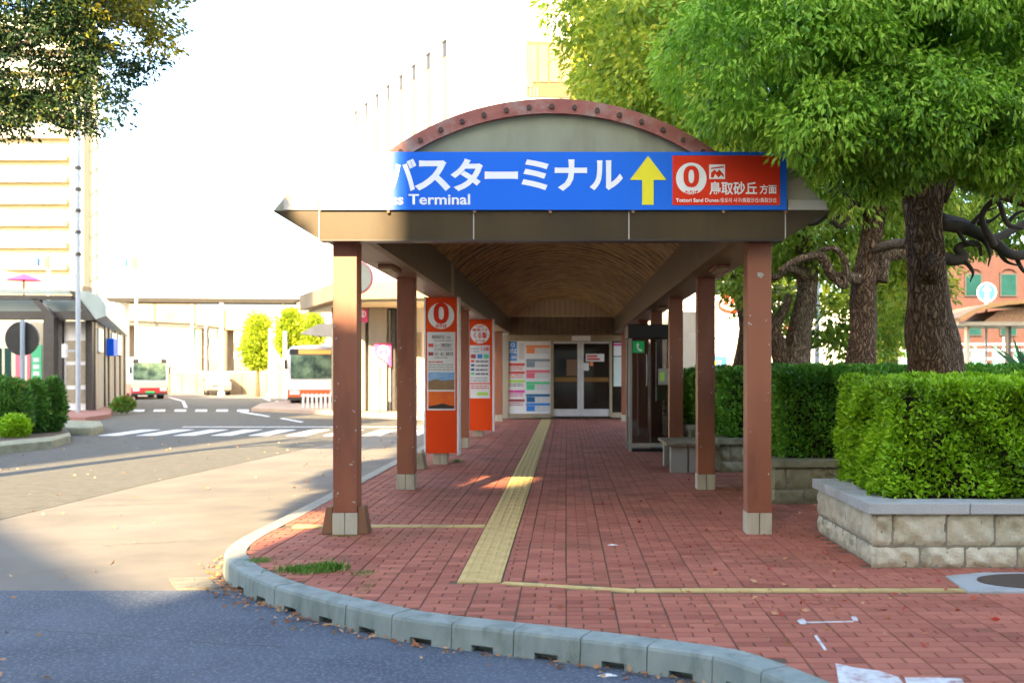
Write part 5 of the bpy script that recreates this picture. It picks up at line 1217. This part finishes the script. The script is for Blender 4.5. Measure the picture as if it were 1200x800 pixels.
for k in range(12): MB().box(X(354+5.2*k, D3), X(356.4+5.2*k, D3), D3, D3+.06, 0, Z(461, D3)).build('slat', M['white_paint'], fen)
MB().box(X(353, D3), X(420, D3), D3-.03, D3, Z(464, D3), Z(462, D3)).build('rail', M['white_paint'], fen)
bk = thing('ice_cream_banner', 'small magenta and white standing banner by the terminal wall', 'banner', (X(442.5, 36), 36, 0)); D3 = 36.5
MB().box(X(440.5, D3), X(445, D3), D3, D3+.03, Z(476, D3), Z(452, D3)).build('cloth', M['paper'], bk); MB().box(X(441.5, D3), X(443.5, D3), D3-.004, D3, Z(474.5, D3), Z(469, D3)).build('print', M['p_mag'], bk); MB().cyl((X(445.3, D3), D3, 0), .02, 1.6, 8).build('pole', M['dark'], bk)
# convex mirror behind the first left post
cm = thing('convex_mirror', 'round convex traffic mirror with red rim peeking out behind front left post', 'mirror', (X(418, 20), 20, 0)); D3 = 20.0
mb = MB(); disc_mb(mb, X(417, D3), Z(325, D3), D3, .335, 36, t=.05); mb.build('rim', M['p_pink'], cm); mb = MB(); disc_mb(mb, X(417, D3), Z(325, D3), D3-.012, .305, 36, t=.012)
mb.build('mirror_face', mat('mirror_face', (.80,.76,.66), rough=.12, metal=.6, c2=(.7,.68,.6), scale=2), cm); MB().cyl((X(404, D3), D3+.08, ROADZ), .045, Z(325, D3)-ROADZ, 10).build('pole', M['alu'], cm); MB().box(X(404, D3), X(417, D3), D3+.05, D3+.09, Z(326, D3), Z(323, D3)).build('arm', M['alu'], cm)

# tall white building behind
WB = thing('white_tower', 'tall white building with a row of narrow recessed windows behind the canopy', 'building', (-2, 60, 0))
D0 = 52.0; x0 = X(562, D0); dl = Vector((-.46, .888, 0)); dr = Vector((.99, .14, 0)); Hh = 27.0
c0 = Vector((x0, D0, 0)); c1 = c0+dl*36; c2_ = c0+dr*10
q = [c0, c2_, c2_+dl*36, c1]
MB().prism([(v.x, v.y) for v in q], 0, Hh, 'z').build('wall', M['whitewall'], WB)
nl = Vector((-dl.y, dl.x, 0)); nl = nl if nl.x < 0 else -nl
def on_facade(px):    # ray from the camera through pixel column meets the left facade
    k = (px-VX)/F; t = (k*c0.y-c0.x)/(dl.x-k*dl.y); return c0+dl*t
cols = [522.5, 503.5, 486.5, 471.5, 456.5, 443.5, 430.5, 418.5]
for px__ in cols:
    p = on_facade(px__); ztop = Z(48+(522.5-px__)*.797, p.y); hgt = 6.3
    a, b2 = p-dl*.42, p+dl*.42
    pts = [a+nl*.02, b2+nl*.02, b2-nl*.0, a-nl*.0]
    f_ = MB(); 
    # projecting hood and reveals around a flush pane; dark strip paints the recess shade
    for (u0, u1, v0, v1, o0, o1, mi) in ((-.42,.42,0,hgt,-.02,.03,1), (-.62,-.42,-.2,hgt+.2,0,.10,0), (.42,.62,-.2,hgt+.2,0,.10,0), (-.62,.62,hgt,hgt+.25,0,.16,0), (-.62,.62,-.2,0,0,.12,0)):
        qq = [p+dl*u0+nl*o0, p+dl*u1+nl*o0, p+dl*u1+nl*o1, p+dl*u0+nl*o1]
        f_.prism([(v.x, v.y) for v in qq], ztop-hgt+v0, ztop-hgt+v1, 'z', mi)
    wf = f_.build('window', [M['whitewall'], M['beige']], WB)
    qq = [p-dl*.40+nl*.031, p+dl*.40+nl*.031, p+dl*.40+nl*.06, p-dl*.40+nl*.06]
    MB().prism([(v.x, v.y) for v in qq], ztop-.85, ztop-.02, 'z').build('recess_shade', M['dark'], wf)  # dark strip painted in for the shade at the recess top
# front facade window
nr = Vector((dr.y, -dr.x, 0))
def fwin(px0, px1, y0, y1, mi, nm, off, par_=None):
    k0 = (px0-VX)/F; k1 = (px1-VX)/F
    t0 = (k0*c0.y-c0.x)/(dr.x-k0*dr.y); t1 = (k1*c0.y-c0.x)/(dr.x-k1*dr.y); a, b2 = c0+dr*t0, c0+dr*t1; Dm = (a.y+b2.y)/2
    qq = [a-nr*.1, b2-nr*.1, b2+nr*off, a+nr*off]; return MB().prism([(v.x, v.y) for v in qq], Z(y1, Dm), Z(y0, Dm), 'z').build(nm, M[mi], par_ or WB)
wn = fwin(617, 690, 50, 115, 'win_tan', 'window', .08)
for xx in (618.5, 631, 644, 657, 670): fwin(xx, xx+10.5, 54, 97, 'pane_tan', 'pane', .14, wn)
fwin(617, 624, 89, 103, 'orange_roof', 'vent', .16, wn)
for xx in (621, 625, 629): fwin(xx, xx+.8, 103, 114, 'line', 'bar', .16, wn)

# ================================================================== RIGHT BACKGROUND
OB = thing('bath_house', 'white bath house with red hot spring symbol behind the right posts', 'building', (X(860, 52), 52, 0)); D = 50.0
MB().box(X(800, D), X(935, D), D, D+10, ROADZ, Z(326, D)).build('wall', M['whitewall'], OB)
MB().box(X(800, D), X(935, D), D-.08, D, Z(396, D), Z(394.5, D)).build('wall_seam', M['ink_grey'], OB)
MB().box(X(840, D), X(935, D), D-.06, D-.001, Z(430, D), Z(397, D)).build('lower_wall', M['cream'], OB)
hp_ = MB().box(X(838, D), X(876, D), D-.1, D-.02, Z(342, D), Z(331, D)).build('sky_panel', M['p_sky'], OB)
def curve_strip(pts, w0, name, mtl, parent):
    P = smooth_path([(X(x, D), D-.14, Z(y, D)) for x, y in pts], 6); MB().tube(P, [w0]*len(P), 6).build(name, mtl, parent)
sy = thing('hot_spring_symbol', 'red hot spring bath symbol with three steam curls on the white wall', 'sign', (X(852, D), D-.14, 5))
curve_strip([(846,350),(842.5,355),(843,360),(850,364),(858,365),(866,363.5),(870,360),(871,355),(867,350)], .07, 'bowl', M['sign_red'], sy)
for k in range(3): curve_strip([(850.5+6*k,338+1.5*abs(k-1)),(848.5+6*k,343),(852.5+6*k,349),(850+6*k,356)], .075, 'steam_curl', M['sign_red'], sy)
rs = thing('red_letter_sign', 'red lettering on the bath house wall beside the tree trunk', 'sign', (X(920, D), D-.14, 2))
ptext('湯', (918,374,928,385), D, .13, M['sign_red'], 'letter', rs, .03); ptext('温', (866,376,875,388), D, .13, M['sign_red'], 'letter', rs, .03)
VM = thing('vending_machine', 'pink vending machine with blue display in front of the bath house', 'vending machine', (X(835, 42), 42, 0)); D3 = 42.0
a_ = pbox(807, 414, 858, 462, D3); MB().box(a_[0], a_[1], D3, D3+.7, 0, a_[3]).build('cabinet', M['p_pink'], VM, bevel=.02)
MB().box(X(815, D3), X(852, D3), D3-.02, D3, Z(434, D3), Z(417, D3)).build('display', M['p_sky'], VM)
for k in range(7): MB().cyl((X(818+5*k, D3), D3-.06, Z(427, D3)), .05, .16, 8).build('drink', M[['sign_red','p_blue','paper','p_green','sign_yellow','paper','p_blue'][k]], VM)
for k in range(3): MB().box(X(853, D3), X(857, D3), D3-.02, D3, Z(419+5*k, D3), Z(416.5+5*k, D3)).build('label_strip', M['paper'], VM)
RB = thing('brick_building', 'red brick building with teal arched windows at the right edge', 'building', (X(1165, 62), 62, 0)); D = 60.0
MB().box(X(1108, D), X(1300, D), D, D+10, ROADZ, Z(286, D)).build('wall', M['redbrick'], RB)
for (cx_, y0_, y1_, w__) in ((1140,322,346,8.5),(1181,322,346,8.5),(1222,322,346,8.5),(1140,382,392,8.5),(1181,382,392,8.5)):
    f_ = MB().box(X(cx_-w__-1.5, D), X(cx_+w__+1.5, D), D-.12, D+.02, Z(y1_+1.5, D), Z(y0_-1.5, D)).build('window', M['dark'], RB)
    MB().box(X(cx_-w__, D), X(cx_+w__, D), D-.14, D-.121, Z(y1_, D), Z(y0_, D)).build('pane', M['teal_glass'], f_)
    if y0_ < 350:
        P = [(X(cx_, D)+math.cos(a)*9.4/F*D, D-.1, Z(y0_-1.5, D)+math.sin(a)*6/F*D) for a in np.linspace(0, PI, 12)]; MB().tube(P, .07, 6).build('window_arch', M['redbrick'], f_)
YB = simple_block('shop_building', 'pale yellow low shop between the two big trunks', 'building', 1045, 362, 1108, 66, 'cream', [(1053,370,1067,393,'glasswhite'),(1076,370,1088,393,'win_glass')])
simple_block('shop_building', 'bleached white building right of the forked trunk', 'building', 936, 352, 1040, 70, 'whitewall', [(944,372,952,384,'beige'),(972,372,982,388,'glasswhite'),(1030,385,1036,398,'beige')])
OR = thing('plaza_shelter', 'plaza shelter with curved orange roof at the right edge', 'shelter', (X(1165, 34), 34, 0)); D = 34.0
mb = MB(); pts = [(1124,372),(1140,363),(1160,356),(1180,352.5),(1205,351),(1240,352),(1240,356),(1205,355),(1182,357),(1160,361),(1142,367),(1126,376)]
mb.prism([(X(a, D), Z(b, D)) for a, b in pts][::-1], D, D+3, 'y'); mb.build('curved_roof', M['orange_roof'], OR)
MB().box(X(1126, D), X(1240, D), D+.2, D+2.8, Z(381, D), Z(376.5, D)).build('roof_beam', M['tan_frame'], OR)
MB().prism([(X(1160, D), Z(376, D)), (X(1180, D), Z(362, D)), (X(1240, D), Z(358, D)), (X(1240, D), Z(376, D))], D+.5, D+2.6, 'y').build('gable_infill', M['rust'], OR)
for x_ in (1147, 1197): MB().box(X(x_, D), X(x_+3.5, D), D+1, D+1.25, 0, Z(380, D)).build('column', M['alu'] if x_ < 1190 else M['dark'], OR)
GS = thing('green_railing_shelter', 'green framed glazed structure beyond the hedges', 'shelter', (X(1100, 48), 48, 0)); D = 48.0
for x_ in (1035, 1060, 1082, 1108, 1133, 1142, 1166, 1190): MB().box(X(x_, D), X(x_+2, D), D, D+.15, 0, Z(402, D)).build('upright', M['p_green'], GS)
for yy in (402, 409, 419): MB().box(X(1030, D), X(1240, D), D-.03, D-.001, Z(yy+2.2, D), Z(yy, D)).build('rail', M['glasswhite'], GS)
for k in range(8): MB().box(X(1038+25*k, D), X(1056+25*k, D), D+.05, D+.09, 0, Z(411, D)).build('glass_panel', M['win_glass'], GS)
def arrow_sign(px, py, r, D, label, polex):
    t = thing('direction_sign', label, 'sign', (X(px, D), D, 0), 'round blue arrow signs'); r_ = r/F*D
    mb = MB(); disc_mb(mb, X(px, D), Z(py, D), D, r_, 32, t=.03); mb.build('rim', M['sign_white'], t); mb = MB(); disc_mb(mb, X(px, D), Z(py, D), D-.006, r_*.88, 32, t=.006); mb.build('face', M['p_sky'], t)
    s_ = r/11; ppoly([(px, py-8*s_), (px+5*s_, py-2*s_), (px+1.8*s_, py-2*s_), (px+1.8*s_, py+8*s_), (px-1.8*s_, py+8*s_), (px-1.8*s_, py-2*s_), (px-5*s_, py-2*s_)], D, .012, .004, M['sign_white'], 'arrow', t)
    MB().cyl((X(polex, D), D+.06, ROADZ), .045, Z(py-r, D)-ROADZ, 10).build('pole', M['white_paint'], t)
arrow_sign(1156.5, 342.5, 11.5, 36, 'round blue sign with white up arrow in front of the brick building', 1156.5)
arrow_sign(1027, 378, 9, 38, 'round blue arrow sign half hidden behind the curved trunk', 1033)
pole(1051, 362, 40, .07, 'first of the white poles between the two big trunks', group='slim white poles right of the walkway')
pole(1042, 370, 40, .05, 'second, thinner white pole between the two big trunks', group='slim white poles right of the walkway')
pole(957.5, 330, 26, .07, 'pale blue grey pole between the forked trunk and the curved trunk', 'greypole', group='slim white poles right of the walkway')
pole(1176, 395, 40, .04, 'short white pole below the orange roofed shelter', group='slim white poles right of the walkway')
pm_ = thing('palm_plant', 'spiky dark green palm like plant at the right edge behind the hedge', 'plant', (X(1195, 16), 16, 0)); mb = MB()
for k in range(26):
    a = R.uniform(PI*.05, PI*1.0); L = R.uniform(.5, .95); b0 = Vector((X(1200, 16), 16+R.uniform(-.2, .2), Z(440, 16))); tip = b0+Vector((math.cos(a)*L, R.uniform(-.3, .3), math.sin(a)*L*.75)); mid = b0.lerp(tip, .5)+Vector((0, 0, .03)); sd = Vector((-math.sin(a), 0, math.cos(a)))*.022
    MB().add([b0-sd, mid-sd, tip, mid+sd, b0+sd], [(0,1,2,3,4)]).build('frond', M['leaf_hedge_dark'] if False else M['p_green'] if False else mat('frond_green', (.03,.12,.04), rough=.5) if k == 0 else bpy.data.materials['frond_green'], pm_)
MB().cyl((X(1200, 16), 16, 0), .07, Z(440, 16), 8).build('stem', M['twig'], pm_)

# ================================================================== SMALL THINGS
# fallen leaves: along the kerb foot, on the road and on the paving
pos, dr_ = [], []
for k in range(900):
    s_ = R.uniform(arc[-1]*0, arc[-1]); 
    p, nrm = at(s_)
    if p.y > 9.2 or p.y < 4: continue
    dd_ = KW+abs(R.gauss(0, .05))+.01; q = Vector((p.x, p.y, 0))+nrm*dd_; pos.append((q.x, q.y, ROADZ+R.uniform(.012, .03)))
for k in range(2600):
    s_ = R.uniform(0, arc[-1]); p, nrm = at(s_)
    if not (4.8 < p.y < 9.0): continue
    c_ = math.exp(-((p.y-7.6)/1.0)**2)+.25
    if R.random() > c_: continue
    dd_ = KW+abs(R.gauss(0, .10))+.01; q = Vector((p.x, p.y, 0))+nrm*dd_; pos.append((q.x, q.y, ROADZ+R.uniform(.012, .028)))
pos = np.array(pos); d_ = NR.normal(size=pos.shape); d_[:, 2] *= .25
o = leaf_object('leaf_litter', pos, d_, NR.uniform(.022, .055, len(pos)), M['leaf_dry'], NR.rand(len(pos)), None, .55); o['kind'] = 'stuff'; o['label'] = 'drift of dry fallen leaves along the foot of the kerb'
pos = []
for k in range(260): x_, y_ = R.uniform(-14, -3), R.uniform(7.5, 24); pos.append((x_, y_, ROADZ+.016))
for k in range(60): x_, y_ = G(R.uniform(0, 560), R.uniform(700, 800), ROADZ); pos.append((x_, y_, ROADZ+.016))
pos = np.array([p for p in pos if p[0] < -2.95 or p[1] < 5.4 and not inside(p[0], p[1]-0)] ); d_ = NR.normal(size=pos.shape); d_[:, 2] *= .2
o = leaf_object('road_leaves', pos, d_, NR.uniform(.03, .07, len(pos)), M['leaf_dry'], .5+.5*NR.rand(len(pos)), None, .6); o['kind'] = 'stuff'; o['label'] = 'dry leaves scattered over the road'
pos = []
for k in range(420):
    px__, py__ = R.gauss(985, 90), R.uniform(560, 720)
    if R.random() < .35: px__, py__ = R.uniform(620, 1190), R.uniform(500, 760)
    x_, y_ = G(px__, py__)
    if x_ > 2.2 and 7.4 < y_ < 9.5: continue
    if inside(x_, y_) and x_ < 6: pos.append((x_, y_, R.uniform(.006, .02)))
pos = np.array(pos); d_ = NR.normal(size=pos.shape); d_[:, 2] *= .2
o = leaf_object('paving_leaves', pos, d_, NR.uniform(.025, .06, len(pos)), mat('x', (.4,.1,.05)) if False else leafmat('red_leaf', [(0,(.42,.03,.02)),(.4,(.38,.13,.06)),(1,(.55,.30,.16))], .1, .7), NR.rand(len(pos)), None, .5); o['kind'] = 'stuff'; o['label'] = 'red and tan fallen leaves scattered on the brick paving'
# sealed cracks and an oil stain on the road
M['tar'] = mat('tar_seal', (.03,.03,.032), (.045,.045,.045), .7, 30)
def crack(p0, p1, n, j, w_):
    a_, b2 = Vector((*GR(*p0), 0)), Vector((*GR(*p1), 0)); P = [a_.lerp(b2, k/n)+Vector((0, R.uniform(-j, j), 0)) for k in range(n+1)]
    mb = MB(); vs_ = []
    for p_ in P: ww = w_*R.uniform(.4, 1.2); vs_ += [(p_.x, p_.y-ww, ROADZ+.0092), (p_.x, p_.y+ww, ROADZ+.0092)]
    mb.add(vs_, [(2*k, 2*k+2, 2*k+3, 2*k+1) for k in range(n)]); o = mb.build('tar_crack', M['tar']); o['kind'] = 'stuff'; o['label'] = 'thin dark crack in the road surface'
crack((20, 596), (255, 588), 26, .035, .008); crack((150, 587), (330, 580), 18, .04, .006); crack((0, 735), (330, 760), 30, .03, .006); crack((120, 640), (262, 632), 14, .03, .006)
# grass tufts
def tuft(px, py, rx, ry, n, h, label):
    c = G(px, py); pos = np.stack([c[0]+NR.normal(0, rx, n), c[1]+NR.normal(0, ry, n), np.zeros(n)-.005], 1); d_ = NR.normal(0, .55, pos.shape); d_[:, 2] = 1
    o = leaf_object('grass_tuft', pos, d_, h*NR.uniform(.4, 1.2, n), M['grass'], NR.rand(n)*.9, None, .12); o['kind'] = 'stuff'; o['label'] = label
tuft(360, 668, .10, .07, 900, .05, 'green grass tuft growing in the paving near the kerb corner'); tuft(385, 667, .05, .05, 380, .07, 'seeding pale grass in the paving near the kerb corner')
tuft(304, 657, .06, .06, 380, .03, 'small grass patch right at the kerb corner'); tuft(425, 672, .05, .05, 130, .03, 'thin weeds right of the grass tuft'); tuft(404, 628, .10, .02, 160, .025, 'thin weeds at the foot of the front left post')
tuft(428, 690, .03, .14, 150, .02, 'moss line between bricks left of the tactile strip'); tuft(536, 541, .05, .05, 120, .06, 'small weed beside the first red sign foot')
def crumple(px, py, z, s_, name, label, cat):
    c = G(px, py, z); mb = MB(); r_ = random.Random(int(px)); n = 9; vs_, fs_ = [], []
    for i in range(n+1):
        for j in range(6): a = j/6*2*PI; rr_ = s_*(.2+.8*math.sin(PI*i/n))*r_.uniform(.5, 1.1); vs_.append((c[0]+(i/n-.5)*s_*3, c[1]+math.cos(a)*rr_*.5, z+.012+abs(math.sin(a))*rr_*.35))
    for i in range(n):
        for j in range(6): fs_.append((i*6+j, i*6+(j+1) % 6, (i+1)*6+(j+1) % 6, (i+1)*6+j))
    tag(mb.add(vs_, fs_).build(name, M['tissue']), label, cat)
crumple(718, 640, 0, .028, 'paper_scrap', 'small crumpled white paper scrap lying on the brick paving', 'litter')
crumple(712, 794, ROADZ, .035, 'paper_scrap', 'white litter scrap lying in the gutter under the kerb', 'litter')
dr2 = struct(MB().prism([GR(198,679), GR(243,678), GR(256,690), GR(207,691)], ROADZ, ROADZ+.016, 'z').build('drain_cover', M['mortar']))

# ================================================================== UNSEEN BLOCKS AND TREE ADDED BEHIND THE CAMERA (shaped to cast wanted shade)
hx, hy = SUN.x, SUN.y; hl = math.hypot(hx, hy); hv = Vector((hx/hl, hy/hl, 0)); pvv = Vector((-math.cos(SUN_A), math.sin(SUN_A), 0))
def uw(u, w_): return pvv*u+hv*w_
def shade_block(u0, u1, w0, w1, h0, h1, name, label, m_):
    t = thing(name, label, 'building', tuple(uw((u0+u1)/2, w0)))
    q = [uw(u0, w0), uw(u1, w0), uw(u1, w1), uw(u0, w1)]; hs = [h0, h1, h1, h0]
    mb = MB(); mb.add([(v.x, v.y, ROADZ) for v in q]+[(v.x, v.y, hh) for v, hh in zip(q, hs)], [(0,1,2,3), (7,6,5,4), (0,4,5,1), (1,5,6,2), (2,6,7,3), (3,7,4,0)]); mb.build('wall', m_, t)
    nfl = int(min(h0, h1)/3.2); nw = max(1, int((u1-u0)/3))
    for f in range(nfl):
        for k in range(nw):
            uu = u0+.8+(u1-u0-1.0)/nw*k; a, b2 = uw(uu, w0-.04), uw(uu+1.5, w0-.04)
            c_, d2 = uw(uu, w0+.1), uw(uu+1.5, w0+.1); MB().prism([(v.x, v.y) for v in (a, b2, d2, c_)], 1+f*3.2, 2.6+f*3.2, 'z').build('window', M['win_glass'], t)
TN = math.tan(SUN_E)
shade_block(-34, 3.33, 24, 36, 69*TN, 69*TN, 'shade_tall_block', 'tall unseen block added behind the camera to shade the walkway', M['cream'])  # added mass, sized so its shadow covers the walkway
shade_block(1.5, 12.2, 24.1, 34, 27.9*TN, 36.4*TN, 'shade_low_block', 'low unseen sloping block added behind the camera to shade the near road', M['cream'])  # added; top slope follows the wanted shadow edge on the road
shade_block(12.5, 17.0, 24, 36, 56*TN, 56*TN, 'shade_left_block', 'lower unseen block added behind the camera at left to shade the road', M['cream'])  # this block and the next are added to shade the left road
shade_block(17.0, 44, 24.2, 36, 80*TN, 80*TN, 'shade_left_block', 'taller unseen block added behind the camera at far left to shade the far road', M['cream'])
shade_block(1.5, 4.22, 23.9, 33, 36.4*TN, 36.4*TN, 'shade_gap_block', 'narrow unseen block added behind the camera to shade the front left post', M['cream'])  # added to keep sun off the post foot and nearby floor
T7 = thing('broadleaf_tree', 'unseen tree added behind the camera at left to cast shade', 'tree', tuple(uw(3.7, 6)))  # added shade caster, crown lobes set where shade is wanted
b0 = uw(3.7, 6); b1 = uw(5.2, 6); trunk_mesh([(b0.x, b0.y, ROADZ), (b0.x, b0.y, 4.5), (b1.x, b1.y, 12.5)], [.26,.2,.08], random.Random(12), 12).build('trunk', M['bark'], T7, smooth=True)
def slobe(u, wq, ru, rw): q = uw(u, 6); return ((q.x, q.y, (6-wq)*TN), (ru, ru, rw*TN))
crown('crown', [slobe(5.0, -12.5, .85, 2.3), slobe(5.3, -20, 1.1, 4), slobe(5.75, -16.5, 1.35, 3.6), slobe(6.2, -21, 1.4, 3.2), slobe(6.9, -26, 1.4, 4), slobe(7.9, -31, 1.2, 4)], 8000, 14, .22, .2, M['leaf_mid'], T7)
